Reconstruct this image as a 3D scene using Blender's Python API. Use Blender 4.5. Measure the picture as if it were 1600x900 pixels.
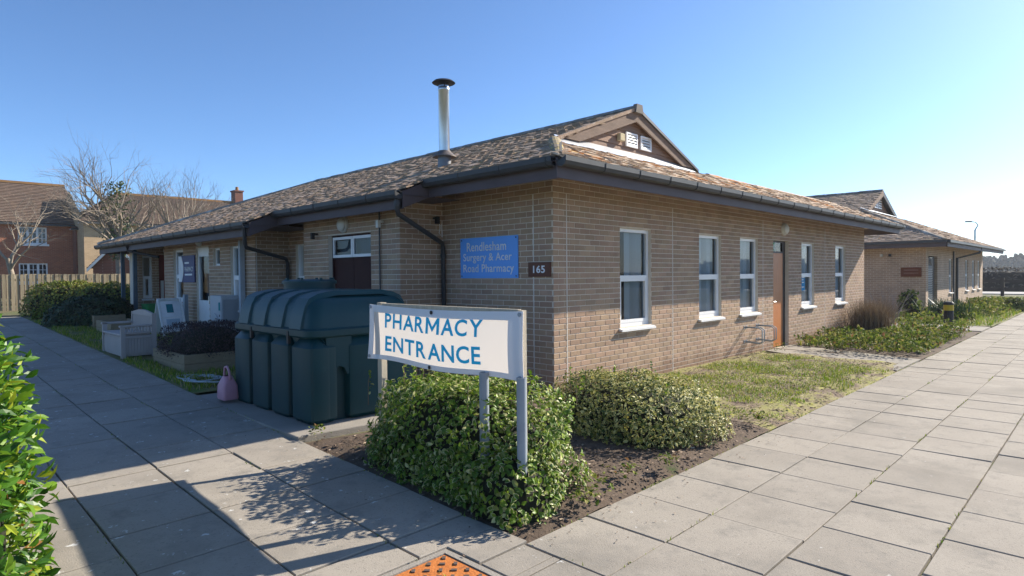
import bpy, bmesh, math, random
import numpy as np
from mathutils import Vector, Matrix, noise as mnoise
random.seed(11)
for o in list(bpy.data.objects): bpy.data.objects.remove(o)
SC = bpy.context.scene
COL = SC.collection
# ------------------------------------------------------------------ camera
FPX = 965.0
RX = Vector((0.699503, -0.714575, -0.008815))               # right
UP = Vector((0.021466, 0.008681, 0.999732))
FW = Vector((0.714307, 0.699505, -0.021411))                # view direction
CAMP = Vector((-6.089, -5.212, 1.63))
cam = bpy.data.cameras.new('camera'); camo = bpy.data.objects.new('camera', cam); COL.objects.link(camo)
cam.sensor_width = 36.0; cam.lens = FPX / 1600 * 36.0; cam.clip_start = 0.05; cam.clip_end = 3000
mw = Matrix((RX, UP, -FW)).transposed().to_4x4(); mw.translation = CAMP
camo.matrix_world = mw
SC.camera = camo
# ------------------------------------------------------------------ light
SUN = Vector((1.66, -0.49, 1.0)).normalized()
elev = math.asin(SUN.z); rot = math.atan2(SUN.x, SUN.y)
wd = bpy.data.worlds.new('World'); SC.world = wd; wd.use_nodes = True
nt = wd.node_tree; bg = nt.nodes['Background']
sky = nt.nodes.new('ShaderNodeTexSky'); sky.sky_type = 'NISHITA'; sky.sun_disc = False
sky.sun_elevation = elev; sky.sun_rotation = rot; sky.altitude = 0; sky.air_density = 0.7; sky.dust_density = 0.45; sky.ozone_density = 6.0
wb_ = nt.nodes.new('ShaderNodeMix'); wb_.data_type = 'RGBA'; wb_.blend_type = 'MULTIPLY'; wb_.inputs[0].default_value = 1.0
wb_.inputs[7].default_value = (0.91, 0.97, 0.97, 1)          # white balance of the whole sky
nt.links.new(sky.outputs[0], wb_.inputs[6]); nt.links.new(wb_.outputs[2], bg.inputs[0]); bg.inputs[1].default_value = 0.112
sl = bpy.data.lights.new('sun', 'SUN'); sl.energy = 5.0; sl.angle = math.radians(0.5); sl.color = (1.0, 0.91, 0.77)
so = bpy.data.objects.new('sun', sl); COL.objects.link(so); so.rotation_euler = SUN.to_track_quat('Z', 'Y').to_euler(); so.location = (30, -8, 30)
SC.render.engine = 'CYCLES'
SC.view_settings.view_transform = 'Standard'; SC.view_settings.look = 'None'; SC.view_settings.gamma = 1.0
SC.view_settings.exposure = 1.0; SC.view_settings.use_curve_mapping = False

# ------------------------------------------------------------------ helpers
def spot(u, d):                      # ground-plan point seen at picture column u, d metres away
    f = Vector((FW.x, FW.y, 0)).normalized(); r = Vector((f.y, -f.x, 0))
    return CAMP.xy.to_3d() + f * d + r * ((u - 800) / FPX * d)
def sstep(a, b, x):
    t = min(1, max(0, (x - a) / (b - a))); return t * t * (3 - 2 * t)
def gh(x, y):                        # height of the ground: the left side climbs gently away
    return 0.03 * max(0.0, min(y, 16.5) + 2.6) * (1 - sstep(-1.6, 2.0, x))

MATS = {}
def N(t, k, **kw):
    n = t.nodes.new(k)
    for a, b in kw.items(): setattr(n, a, b)
    return n
def rgba(c): return (c[0], c[1], c[2], 1)
def mat(name, c1, c2=None, sc=6, rough=.85, bump=None, metal=0, rnd=None, amt=.25, layers=(), spec=.3, stretch=None, transl=0, hue=0, zstain=None):
    if name in MATS: return MATS[name]
    m = bpy.data.materials.new(name); m.use_nodes = True; t = m.node_tree; L = t.links.new
    b = t.nodes['Principled BSDF']
    b.inputs['Roughness'].default_value = rough; b.inputs['Metallic'].default_value = metal
    b.inputs['Specular IOR Level'].default_value = spec
    geo = N(t, 'ShaderNodeNewGeometry')
    vec = geo.outputs['Position']
    if stretch:
        mp = N(t, 'ShaderNodeMapping'); mp.inputs['Scale'].default_value = stretch; L(vec, mp.inputs[0]); vec = mp.outputs[0]
    def noise(scale, detail=6, ro=.6):
        n = N(t, 'ShaderNodeTexNoise'); n.inputs['Scale'].default_value = scale; n.inputs['Detail'].default_value = detail; n.inputs['Roughness'].default_value = ro
        L(vec, n.inputs['Vector']); return n.outputs['Fac']
    def mix(f, a, bb, mode='MIX'):
        x = N(t, 'ShaderNodeMix', data_type='RGBA', blend_type=mode)
        if hasattr(f, 'links'): L(f, x.inputs[0])
        else: x.inputs[0].default_value = f
        for s, v in ((6, a), (7, bb)):
            if hasattr(v, 'links'): L(v, x.inputs[s])
            else: x.inputs[s].default_value = rgba(v)
        return x.outputs[2]
    def ramp(f, lo, hi):
        r = N(t, 'ShaderNodeMapRange'); r.inputs[1].default_value = lo; r.inputs[2].default_value = hi; L(f, r.inputs[0]); return r.outputs[0]
    col = mix(ramp(noise(sc), .3, .7), c1, c2 if c2 else [x * .75 for x in c1])
    if rnd:
        src = geo.outputs['Random Per Island'] if rnd == 'island' else N(t, 'ShaderNodeObjectInfo').outputs['Random']
        mr = N(t, 'ShaderNodeMapRange'); L(src, mr.inputs[0]); mr.inputs[3].default_value = 1 - amt; mr.inputs[4].default_value = 1 + amt
        hs = N(t, 'ShaderNodeHueSaturation'); L(col, hs.inputs['Color']); L(mr.outputs[0], hs.inputs['Value'])
        if hue:
            wn = N(t, 'ShaderNodeTexWhiteNoise', noise_dimensions='1D'); L(src, wn.inputs['W'])
            m2 = N(t, 'ShaderNodeMapRange'); L(wn.outputs['Value'], m2.inputs[0]); m2.inputs[3].default_value = .5 - hue; m2.inputs[4].default_value = .5 + hue
            L(m2.outputs[0], hs.inputs['Hue'])
        col = hs.outputs[0]
    for (lc, lsc, lo, hi) in layers:
        col = mix(ramp(noise(lsc, 8, .65), lo, hi), col, lc)
    if zstain:            # splash-back and damp at the foot of the wall
        sz = N(t, 'ShaderNodeSeparateXYZ'); L(geo.outputs['Position'], sz.inputs[0]); ad = N(t, 'ShaderNodeMath', operation='MULTIPLY_ADD'); L(noise(3, 6), ad.inputs[0]); ad.inputs[1].default_value = -.55; L(sz.outputs[2], ad.inputs[2])
        mr_ = N(t, 'ShaderNodeMapRange'); L(ad.outputs[0], mr_.inputs[0]); mr_.inputs[1].default_value = zstain[1] - .42; mr_.inputs[2].default_value = zstain[1] - .08 - .2; mr_.inputs[3].default_value = .75; mr_.inputs[4].default_value = 0
        col = mix(mr_.outputs[0], col, zstain[0])
    L(col, b.inputs['Base Color'])
    if bump:
        bn = N(t, 'ShaderNodeBump'); bn.inputs['Strength'].default_value = bump[1]; bn.inputs['Distance'].default_value = .01
        L(noise(bump[0], 5), bn.inputs['Height']); L(bn.outputs[0], b.inputs['Normal'])
    if transl:
        tr = N(t, 'ShaderNodeBsdfTranslucent'); L(col, tr.inputs[0]); ms = N(t, 'ShaderNodeMixShader'); ms.inputs[0].default_value = transl
        L(b.outputs[0], ms.inputs[1]); L(tr.outputs[0], ms.inputs[2]); L(ms.outputs[0], t.nodes['Material Output'].inputs[0])
    MATS[name] = m; return m
def leafmat(name, cols, rim=None, rimlo=.55, rough=.35, transl=.3, spec=.5):
    m = bpy.data.materials.new(name); m.use_nodes = True; t = m.node_tree; L = t.links.new; b = t.nodes['Principled BSDF']
    b.inputs['Roughness'].default_value = rough; b.inputs['Specular IOR Level'].default_value = spec
    g = N(t, 'ShaderNodeNewGeometry'); r = N(t, 'ShaderNodeValToRGB'); r.color_ramp.interpolation = 'CONSTANT'
    while len(r.color_ramp.elements) < len(cols): r.color_ramp.elements.new(.5)
    for i, (p, c) in enumerate(cols):
        r.color_ramp.elements[i].position = p; r.color_ramp.elements[i].color = rgba(c)
    oi = N(t, 'ShaderNodeObjectInfo'); ad = N(t, 'ShaderNodeMath', operation='ADD'); L(g.outputs['Random Per Island'], ad.inputs[0]); L(oi.outputs['Random'], ad.inputs[1])
    fr = N(t, 'ShaderNodeMath', operation='FRACT'); L(ad.outputs[0], fr.inputs[0]); L(fr.outputs[0], r.inputs[0])
    col = r.outputs[0]
    if rim:
        a = N(t, 'ShaderNodeAttribute', attribute_name='rim'); mr = N(t, 'ShaderNodeMapRange'); L(a.outputs['Fac'], mr.inputs[0]); mr.inputs[1].default_value = rimlo; mr.inputs[2].default_value = rimlo + .12
        gt = N(t, 'ShaderNodeMath', operation='GREATER_THAN'); w = N(t, 'ShaderNodeTexWhiteNoise', noise_dimensions='1D'); L(fr.outputs[0], w.inputs['W']); L(w.outputs['Value'], gt.inputs[0]); gt.inputs[1].default_value = 1 - rim[1]
        mu = N(t, 'ShaderNodeMath', operation='MULTIPLY'); L(mr.outputs[0], mu.inputs[0]); L(gt.outputs[0], mu.inputs[1])
        x = N(t, 'ShaderNodeMix', data_type='RGBA'); L(mu.outputs[0], x.inputs[0]); L(col, x.inputs[6]); x.inputs[7].default_value = rgba(rim[0]); col = x.outputs[2]
    L(col, b.inputs['Base Color'])
    tr = N(t, 'ShaderNodeBsdfTranslucent'); L(col, tr.inputs[0]); ms = N(t, 'ShaderNodeMixShader'); ms.inputs[0].default_value = transl
    L(b.outputs[0], ms.inputs[1]); L(tr.outputs[0], ms.inputs[2]); L(ms.outputs[0], t.nodes['Material Output'].inputs[0])
    return m
def glassmat(name, tint=(.78, .88, .93), base=.0):
    m = bpy.data.materials.new(name); m.use_nodes = True; t = m.node_tree; L = t.links.new
    t.nodes.remove(t.nodes['Principled BSDF'])
    tp = N(t, 'ShaderNodeBsdfTransparent'); tp.inputs[0].default_value = rgba(tint); gl = N(t, 'ShaderNodeBsdfGlossy'); gl.inputs['Roughness'].default_value = .02
    fr = N(t, 'ShaderNodeFresnel'); fr.inputs[0].default_value = 1.36; ad = N(t, 'ShaderNodeMath', operation='ADD', use_clamp=True); L(fr.outputs[0], ad.inputs[0]); ad.inputs[1].default_value = base
    ms = N(t, 'ShaderNodeMixShader'); L(ad.outputs[0], ms.inputs[0]); L(tp.outputs[0], ms.inputs[1]); L(gl.outputs[0], ms.inputs[2]); L(ms.outputs[0], t.nodes['Material Output'].inputs[0])
    return m

WM = {}                                # world matrix of everything built
def Wof(o): return WM.get(o.name, Matrix.Identity(4)) if o else Matrix.Identity(4)
def thing(name, label, cat, loc=(0, 0, 0), rz=0, group=None):
    o = bpy.data.objects.new(name, None); COL.objects.link(o); o.empty_display_size = .2
    M = Matrix.Translation(Vector(loc)) @ Matrix.Rotation(rz, 4, 'Z'); o.matrix_world = M; WM[o.name] = M
    return tag(o, label, cat, group)
def tag(o, label, cat, group=None):
    o['label'] = label; o['category'] = cat
    if group: o['group'] = group
    return o
def put(name, me, parent=None, world=None):
    o = bpy.data.objects.new(name, me); COL.objects.link(o)
    if parent: o.parent = parent
    if world is None: WM[o.name] = Wof(parent)
    else:
        o.matrix_local = Wof(parent).inverted() @ world; WM[o.name] = world
    return o
class MB:
    def __init__(s): s.v = []; s.f = []; s.a = []
    def add(s, vs, fs, a=None):
        k = len(s.v); s.v += [tuple(p) for p in vs]; s.f += [tuple(i + k for i in f) for f in fs]
        s.a += (a if a else [0.0] * len(vs)); return s
    def box(s, x0, x1, y0, y1, z0, z1, M=None):
        vs = [Vector((x, y, z)) for z in (z0, z1) for y in (y0, y1) for x in (x0, x1)]
        if M is not None: vs = [M @ p for p in vs]
        return s.add(vs, [(0, 2, 3, 1), (4, 5, 7, 6), (0, 1, 5, 4), (2, 6, 7, 3), (0, 4, 6, 2), (1, 3, 7, 5)])
    def bar(s, p, q, w, t, up=(0, 0, 1)):   # square bar from p to q
        p = Vector(p); q = Vector(q); d = (q - p); l = d.length; d.normalize(); u = Vector(up)
        sd = d.cross(u); sd = sd.normalized() if sd.length > 1e-4 else d.orthogonal().normalized(); u = sd.cross(d)
        vs = [a + sd * (w / 2 * i) + u * (t / 2 * j) for a in (p, q) for j in (-1, 1) for i in (-1, 1)]
        return s.add(vs, [(0, 1, 3, 2), (4, 6, 7, 5), (0, 4, 5, 1), (2, 3, 7, 6), (0, 2, 6, 4), (1, 5, 7, 3)])
    def tube(s, pts, r, n=8, cap=True):
        pts = [Vector(p) for p in pts]; rs = r if isinstance(r, (list, tuple)) else [r] * len(pts); k = len(s.v); vs = []; fs = []; ref = None
        for i, p in enumerate(pts):
            d = (pts[min(i + 1, len(pts) - 1)] - pts[max(i - 1, 0)]).normalized()
            if ref is None: ref = d.orthogonal().normalized()
            ref = ref - d * ref.dot(d); ref = ref.normalized() if ref.length > 1e-5 else d.orthogonal().normalized(); b = d.cross(ref)
            vs += [p + (ref * math.cos(6.28319 * j / n) + b * math.sin(6.28319 * j / n)) * rs[i] for j in range(n)]
        for i in range(len(pts) - 1):
            for j in range(n): fs.append((i * n + j, i * n + (j + 1) % n, (i + 1) * n + (j + 1) % n, (i + 1) * n + j))
        if cap: fs.append(tuple(range(n - 1, -1, -1))); fs.append(tuple((len(pts) - 1) * n + j for j in range(n)))
        return s.add(vs, fs)
    def lathe(s, c, prof, n=24):          # prof: (radius, z)
        c = Vector(c); vs = []; fs = []
        for r, z in prof: vs += [c + Vector((r * math.cos(6.28319 * j / n), r * math.sin(6.28319 * j / n), z)) for j in range(n)]
        for i in range(len(prof) - 1):
            for j in range(n): fs.append((i * n + j, i * n + (j + 1) % n, (i + 1) * n + (j + 1) % n, (i + 1) * n + j))
        fs.append(tuple(range(n - 1, -1, -1))); fs.append(tuple((len(prof) - 1) * n + j for j in range(n)))
        return s.add(vs, fs)
    def loft(s, rings, cap=True):
        n = len(rings[0]); vs = [p for r in rings for p in r]; fs = []
        for i in range(len(rings) - 1):
            for j in range(n): fs.append((i * n + j, i * n + (j + 1) % n, (i + 1) * n + (j + 1) % n, (i + 1) * n + j))
        if cap: fs.append(tuple(range(n - 1, -1, -1))); fs.append(tuple((len(rings) - 1) * n + j for j in range(n)))
        return s.add(vs, fs)
    def prism(s, poly, d):                # poly: 3D points, d: extrusion vector
        d = Vector(d); n = len(poly); vs = [Vector(p) for p in poly] + [Vector(p) + d for p in poly]
        fs = [tuple(range(n)), tuple(range(2 * n - 1, n - 1, -1))] + [(i, i + n, (i + 1) % n + n, (i + 1) % n) for i in range(n)]
        return s.add(vs, fs)
    def quad(s, *p): return s.add(p, [tuple(range(len(p)))])
    def mesh(s, name, m, inv=None, smooth=False, attr=False):
        me = bpy.data.meshes.new(name)
        v = [inv @ Vector(p) for p in s.v] if inv is not None else s.v
        me.from_pydata(v, [], s.f)
        if attr:
            a = me.attributes.new('rim', 'FLOAT', 'POINT'); a.data.foreach_set('value', s.a)
        if not attr and len(s.f) < 30000:
            bm = bmesh.new(); bm.from_mesh(me); bmesh.ops.recalc_face_normals(bm, faces=bm.faces); bm.to_mesh(me); bm.free()
        if smooth: me.polygons.foreach_set('use_smooth', [True] * len(me.polygons))
        me.materials.append(m); return me
    def build(s, name, m, parent=None, smooth=False, local=False, attr=False, bevel=0, angle=None):
        inv = None
        if parent and not local: inv = Wof(parent).inverted()
        me = s.mesh(name, m, inv, smooth, attr)
        if bevel:
            bm = bmesh.new(); bm.from_mesh(me); bmesh.ops.remove_doubles(bm, verts=bm.verts, dist=1e-5)
            bmesh.ops.bevel(bm, geom=[e for e in bm.edges if len(e.link_faces) == 2 and e.calc_face_angle(0) > .5], offset=bevel, segments=2, affect='EDGES', profile=.5); bm.to_mesh(me); bm.free()
        if angle: 
            me.polygons.foreach_set('use_smooth', [True] * len(me.polygons)); me.set_sharp_from_angle(angle=angle)
        return put(name, me, parent)
def solo(name, mb, m, label, cat, group=None, base=None, **k):     # a thing that is one mesh, origin at its base
    vs = mb.v; c = Vector(base) if base else Vector((sum(p[0] for p in vs) / len(vs), sum(p[1] for p in vs) / len(vs), min(p[2] for p in vs)))
    M = Matrix.Translation(c); mb.v = [tuple(Vector(p) - c) for p in vs]
    o = mb.build(name, m, None, **k); o.location = c; WM[o.name] = M
    return tag(o, label, cat, group)
def structure(o): o['kind'] = 'structure'; return o

def seen(p):
    q = p - CAMP; d = q.dot(FW)
    if d < .3: return 0
    u = abs(q.dot(RX)) / d * FPX; v = q.dot(UP) / d * FPX
    return 1 / d if (u < 840 and abs(v) < 480) else 0
def pieces(name, plist, matS, matO, parent, unit=None, limit=300):
    """plist: (matrix, (sx,sy,sz)). A piece is a unit brick shape scaled; the largest in view become parts, the rest one joined part."""
    sc = []
    for i, (M, s) in enumerate(plist):
        k = seen(M.translation); sc.append((k * k * sorted(s)[-1] * sorted(s)[1], i))
    sc.sort(reverse=True); top = set(i for k, i in sc[:limit] if k > 0)
    cache = {}
    rest = MB()
    for i, (M, s) in enumerate(plist):
        vs, fs = unit(s)
        if i in top:
            key = tuple(round(x, 3) for x in s)
            if key not in cache:
                b = MB().add(vs, fs); cache[key] = b.mesh(name, matO)
            put(name, cache[key], parent, M)
        else: rest.add([M @ Vector(v) for v in vs], fs)
    if rest.v:
        o = rest.build(name + 's', matS, parent); o['kind'] = 'stuff'
def unit_brick(s):                     # local: x along, y out (proud), z up; back open
    a, b, c = s[0] / 2, s[1], s[2] / 2; e = min(.003, b * .6)
    vs = [(-a, 0, -c), (a, 0, -c), (a, 0, c), (-a, 0, c), (-a + e, b, -c + e), (a - e, b, -c + e), (a - e, b, c - e), (-a + e, b, c - e)]
    return vs, [(4, 7, 6, 5), (0, 4, 5, 1), (1, 5, 6, 2), (2, 6, 7, 3), (3, 7, 4, 0)]
def unit_slab(s):
    a, b, c = s[0] / 2, s[1] / 2, s[2]; e = .004
    vs = [(-a, -b, -c), (a, -b, -c), (a, b, -c), (-a, b, -c), (-a, -b, -e), (a, -b, -e), (a, b, -e), (-a, b, -e), (-a + e, -b + e, 0), (a - e, -b + e, 0), (a - e, b - e, 0), (-a + e, b - e, 0)]
    fs = [(8, 9, 10, 11)]
    for k in (0, 4):
        for i in range(4): fs.append((k + i, k + (i + 1) % 4, k + 4 + (i + 1) % 4, k + 4 + i))
    return vs, fs
def unit_tile(s):                      # x across, y up the slope, z out of the slope
    a, b, t = s[0] / 2, s[1], s[2]
    vs = [(-a, 0, -.004), (a, 0, -.004), (a, b, -.004), (-a, b, -.004), (-a, 0, t), (a, 0, t), (a, b, t * .35), (-a, b, t * .35)]
    return vs, [(4, 5, 6, 7), (0, 1, 5, 4), (1, 2, 6, 5), (3, 0, 4, 7)]

# text as geometry
def text_geo(s, bold=0.0):
    cu = bpy.data.curves.new('t', 'FONT'); cu.body = s; cu.size = 1; cu.offset = bold; cu.space_character = 1.0 + bold * 3; cu.resolution_u = 4
    o = bpy.data.objects.new('t', cu); COL.objects.link(o); bpy.context.view_layer.update()
    dg = bpy.context.evaluated_depsgraph_get(); me = bpy.data.meshes.new_from_object(o.evaluated_get(dg))
    vs = [(v.co.x, v.co.y) for v in me.vertices]; fs = [tuple(p.vertices) for p in me.polygons]
    bpy.data.objects.remove(o); bpy.data.meshes.remove(me); return vs, fs
def text_on(s, u0, u1, v0, v1, fn, bold=0.0):     # fits the text in a rectangle, fn(u,v)->point
    vs, fs = text_geo(s, bold); xs = [p[0] for p in vs]; ys = [p[1] for p in vs]; ax, bx, ay, by = min(xs), max(xs), min(ys), max(ys)
    return MB().add([fn(u0 + (x - ax) / (bx - ax) * (u1 - u0), v0 + (y - ay) / (by - ay) * (v1 - v0)) for x, y in vs], fs)

def letters(mb, m, parent):          # every separate glyph its own part
    par = list(range(len(mb.v)))
    def find(i):
        while par[i] != i: par[i] = par[par[i]]; i = par[i]
        return i
    for f in mb.f:
        for i in f[1:]: par[find(i)] = find(f[0])
    gr = {}
    for f in mb.f: gr.setdefault(find(f[0]), []).append(f)
    for fs in gr.values():
        ids = sorted(set(i for f in fs for i in f)); k = {j: n for n, j in enumerate(ids)}
        MB().add([mb.v[i] for i in ids], [tuple(k[i] for i in f) for f in fs]).build('letter', m, parent)
# leaves
def leaf(L=.04, W=.02, fold=.25, droop=.15):
    vs = [(0, 0, 0), (-W * .5, L * .35, W * fold), (-W * .42, L * .7, W * fold - L * droop * .4), (0, L, -L * droop), (W * .42, L * .7, W * fold - L * droop * .4), (W * .5, L * .35, W * fold), (0, L * .5, 0)]
    return vs, [(0, 6, 1), (1, 6, 2), (2, 6, 3), (3, 6, 4), (4, 6, 5), (5, 6, 0)], [.3, 1, 1, 1, 1, 1, 0]
def orient(p, n, spin, tilt):
    n = Vector(n).normalized(); a = n.orthogonal().normalized(); b = n.cross(a)
    y = (a * math.cos(spin) + b * math.sin(spin)) * math.cos(tilt) + n * math.sin(tilt); x = y.cross(n).normalized(); z = x.cross(y)
    M = Matrix((x, y, z)).transposed().to_4x4(); M.translation = p; return M
def scatter_leaves(mb, pts, size, lv=None, tilt=(.1, .9)):
    for p, n in pts:
        k = random.uniform(*size); vs, fs, a = lv; M = orient(p, n, random.uniform(0, 6.283), random.uniform(*tilt))
        mb.add([M @ (Vector(v) * k) for v in vs], fs, list(a))
def mound(c, hx, hy, hz, n, rz=0, bumpy=.12, fr=1.6, inner=.25, e=2.6, low=0.0, seed=0.0):
    """points on and just under a clipped-box-like mound: superellipsoid top with bumps"""
    out = []; ca, sa = math.cos(rz), math.sin(rz)
    while len(out) < n:
        d = Vector((random.gauss(0, 1), random.gauss(0, 1), random.gauss(0, 1)))
        d = Vector((d.x * hx, d.y * hy, d.z * hz)); d.normalize()
        if d.z < -.05: d.z = -d.z
        k = (abs(d.x / hx) ** e + abs(d.y / hy) ** e + abs(d.z / hz) ** e) ** (-1 / e)
        q = d * k
        nn = Vector((math.copysign(abs(q.x / hx) ** (e - 1) / hx, q.x), math.copysign(abs(q.y / hy) ** (e - 1) / hy, q.y), math.copysign(abs(q.z / hz) ** (e - 1) / hz, q.z))).normalized()
        b = 1 + bumpy * (mnoise.noise(q * fr * 2 + Vector((seed, 3.1, 0))) + .5 * mnoise.noise(q * fr * 5 + Vector((seed, 0, 9))))
        b -= abs(random.gauss(0, 1)) * inner * .35
        q = q * b
        if q.z < low: continue
        out.append((Vector((c[0] + q.x * ca - q.y * sa, c[1] + q.x * sa + q.y * ca, c[2] + q.z)), Vector((nn.x * ca - nn.y * sa, nn.x * sa + nn.y * ca, nn.z + .25))))
    return out
def core(mb, c, hx, hy, hz, k=.82, rz=0, e=2.6, n=18, m=7):
    rings = []; ca, sa = math.cos(rz), math.sin(rz)
    for i in range(m):
        ph = (i / (m - 1)) * 1.5; r = []
        for j in range(n):
            th = 6.28319 * j / n; d = Vector((math.cos(th) * math.cos(ph) * hx, math.sin(th) * math.cos(ph) * hy, math.sin(ph) * hz)); d.normalize()
            q = d * ((abs(d.x / hx) ** e + abs(d.y / hy) ** e + abs(d.z / hz) ** e) ** (-1 / e)) * k * (1 + .08 * mnoise.noise(d * 4))
            r.append((c[0] + q.x * ca - q.y * sa, c[1] + q.x * sa + q.y * ca, c[2] + q.z))
        rings.append(r)
    return mb.loft(rings)

# ------------------------------------------------------------------ materials
BR1, BR2 = (.42, .285, .19), (.33, .225, .155)
M_brickS = mat('brick_joined', BR1, BR2, 3, .9, (90, .35), rnd='island', amt=.13, hue=.008, layers=[((.27, .19, .14), 1.2, .62, .8)], zstain=((.22, .135, .085), .28))
M_brickO = mat('brick_single', BR1, BR2, 3, .9, (90, .35), rnd='object', amt=.13, hue=.008, layers=[((.27, .19, .14), 1.2, .62, .8)], zstain=((.22, .135, .085), .28))
M_mortar = mat('mortar', (.70, .61, .50), (.60, .52, .42), 8, .95, (60, .4))
M_sealant = mat('sealant', (.68, .64, .58), (.58, .54, .48), 5)
TL = [((.55, .48, .39), 9, .52, .62), ((.54, .25, .08), 1.6, .56, .62), ((.40, .30, .07), 5, .60, .68)]
M_tileS = mat('tile_joined', (.40, .285, .205), (.28, .205, .15), 4, .95, (45, .8), rnd='island', amt=.2, layers=[((.54, .46, .37), 11, .56, .66), ((.40, .29, .13), 4, .56, .7), ((.50, .24, .07), 2.5, .64, .7)])
M_tileO = mat('tile_single', (.40, .285, .205), (.28, .205, .15), 4, .95, (45, .8), rnd='object', amt=.2, layers=[((.54, .46, .37), 11, .56, .66), ((.40, .29, .13), 4, .56, .7), ((.50, .24, .07), 2.5, .64, .7)])
M_tileF = mat('tile_lichen', (.50, .36, .25), (.34, .25, .175), 4, .95, (45, .8), rnd='island', amt=.22, layers=TL)
M_tileFO = mat('tile_lichen_single', (.50, .36, .25), (.34, .25, .175), 4, .95, (45, .8), rnd='object', amt=.22, layers=TL)
M_under = mat('roof_underlay', (.07, .055, .045), None, 5)
M_fascia = mat('fascia_paint', (.10, .078, .085), (.08, .062, .066), 3, .6, spec=.3)
M_soffit = mat('soffit', (.45, .36, .25), None, 3)
M_gutter = mat('gutter_plastic', (.035, .038, .042), (.05, .052, .055), 7, .5, spec=.4)
M_white = mat('white_frame', (.80, .80, .79), (.74, .74, .74), 5, .4, spec=.4)
M_glass = glassmat('window_glass')
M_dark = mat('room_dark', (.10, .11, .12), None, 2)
M_blind = mat('blind', (.78, .80, .80), (.72, .75, .76), 3, .8, transl=.3)
M_doorwood = mat('door_wood', (.52, .19, .05), (.38, .13, .035), 3, .45, (40, .1), stretch=(14, 14, 1.2), spec=.4)
M_reddoor = mat('door_maroon', (.045, .013, .012), (.035, .010, .010), 4, .6, spec=.15)
M_darkframe = mat('dark_frame', (.05, .04, .035), None, 5, .5)
M_metal = mat('steel_bright', (.62, .63, .64), (.5, .51, .53), 5, .28, metal=1)
M_blackmetal = mat('black_cowl', (.03, .03, .032), None, 5, .5)
M_greypost = mat('grey_galv', (.30, .34, .38), (.25, .29, .33), 9, .5, spec=.4)
M_cladding = mat('cladding_wood', (.34, .225, .165), (.24, .155, .115), 4, .85, (60, .5), stretch=(1, 8, 14), rnd='object', amt=.18)
M_barge = mat('barge_wood', (.24, .17, .13), (.17, .12, .09), 3, .85, (50, .4), stretch=(2, 6, 6))
M_lead = mat('flashing_metal', (.75, .77, .80), (.6, .62, .66), 3, .35, metal=.6)
M_lamp = mat('lamp_opal', (.72, .70, .64), None, 3, .35)
M_blue = mat('sign_blue', (.12, .36, .86), (.115, .345, .83), 2, .45, spec=.4)
M_signwhite = mat('sign_white', (.82, .83, .84), None, 3, .5)
M_brown = mat('sign_brown', (.12, .035, .014), None, 3, .4)
M_slabS = mat('slab_joined', (.345, .31, .262), (.295, .263, .222), 1.3, .9, (120, .35), rnd='island', amt=.07, layers=[((.21, .19, .16), .8, .5, .72), ((.24, .22, .19), 5, .52, .7), ((.50, .48, .45), 16, .66, .70), ((.20, .185, .16), 60, .56, .68), ((.14, .13, .11), 24, .68, .72)])
M_slabO = mat('slab_single', (.345, .31, .262), (.295, .263, .222), 1.3, .9, (120, .35), rnd='object', amt=.07, layers=[((.21, .19, .16), .8, .5, .72), ((.24, .22, .19), 5, .52, .7), ((.50, .48, .45), 16, .66, .70), ((.20, .185, .16), 60, .56, .68), ((.14, .13, .11), 24, .68, .72)])
M_concrete = mat('concrete', (.33, .30, .26), (.25, .23, .20), 2, .9, (80, .5), layers=[((.15, .14, .11), 3, .58, .75)])
M_soil = mat('soil', (.135, .098, .072), (.085, .062, .046), 9, .95, (40, 1.0), layers=[((.16, .115, .08), 30, .58, .64), ((.05, .07, .02), 2.2, .62, .7)])
M_lawn = mat('lawn_ground', (.17, .18, .05), (.20, .155, .09), 4, .95, (50, 1.0), layers=[((.10, .15, .03), 3, .48, .6)])
M_tank = mat('tank_green', (.003, .045, .052), (.003, .038, .045), 3, .42, (200, .08), spec=.35, layers=[((.02, .065, .068), 2.5, .6, .85)])
M_timber = mat('timber', (.33, .26, .17), (.25, .19, .12), 4, .9, (50, .4), stretch=(3, 3, 10))
M_postwood = mat('post_wood', (.52, .46, .36), (.40, .35, .27), 4, .9, (50, .4), stretch=(10, 10, 1.5))
M_plastic = mat('bench_plastic', (.42, .37, .34), (.38, .335, .31), 4, .55)
M_twig = mat('twig', (.20, .15, .10), (.14, .10, .07), 8, .9)
M_hedgecore = mat('hedge_inner_shade', (.02, .022, .012), None, 5)  # near-black colour stands in for the shade between the leaves

# ------------------------------------------------------------------ ground
xs = [-600, -300, -150, -80, -50, -35, -25, -18] + [i * .8 - 14 for i in range(44)] + [24, 30, 38, 46, 55, 70, 100, 160, 300, 700]
ys = [-600, -300, -120, -60, -30, -18] + [i * .8 - 12 for i in range(46)] + [28, 36, 46, 60, 90, 150, 300, 700]
g = MB(); nx = len(xs)
g.add([(x, y, gh(x, y) - .035) for y in ys for x in xs], [(j * nx + i, j * nx + i + 1, (j + 1) * nx + i + 1, (j + 1) * nx + i) for j in range(len(ys) - 1) for i in range(nx - 1)])
M_ground = mat('ground', (.12, .125, .055), (.14, .115, .07), .6, .95, (30, .8), layers=[((.09, .13, .035), .25, .5, .65), ((.06, .045, .035), 12, .55, .65)])
structure(g.build('ground', M_ground, smooth=True))
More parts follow.
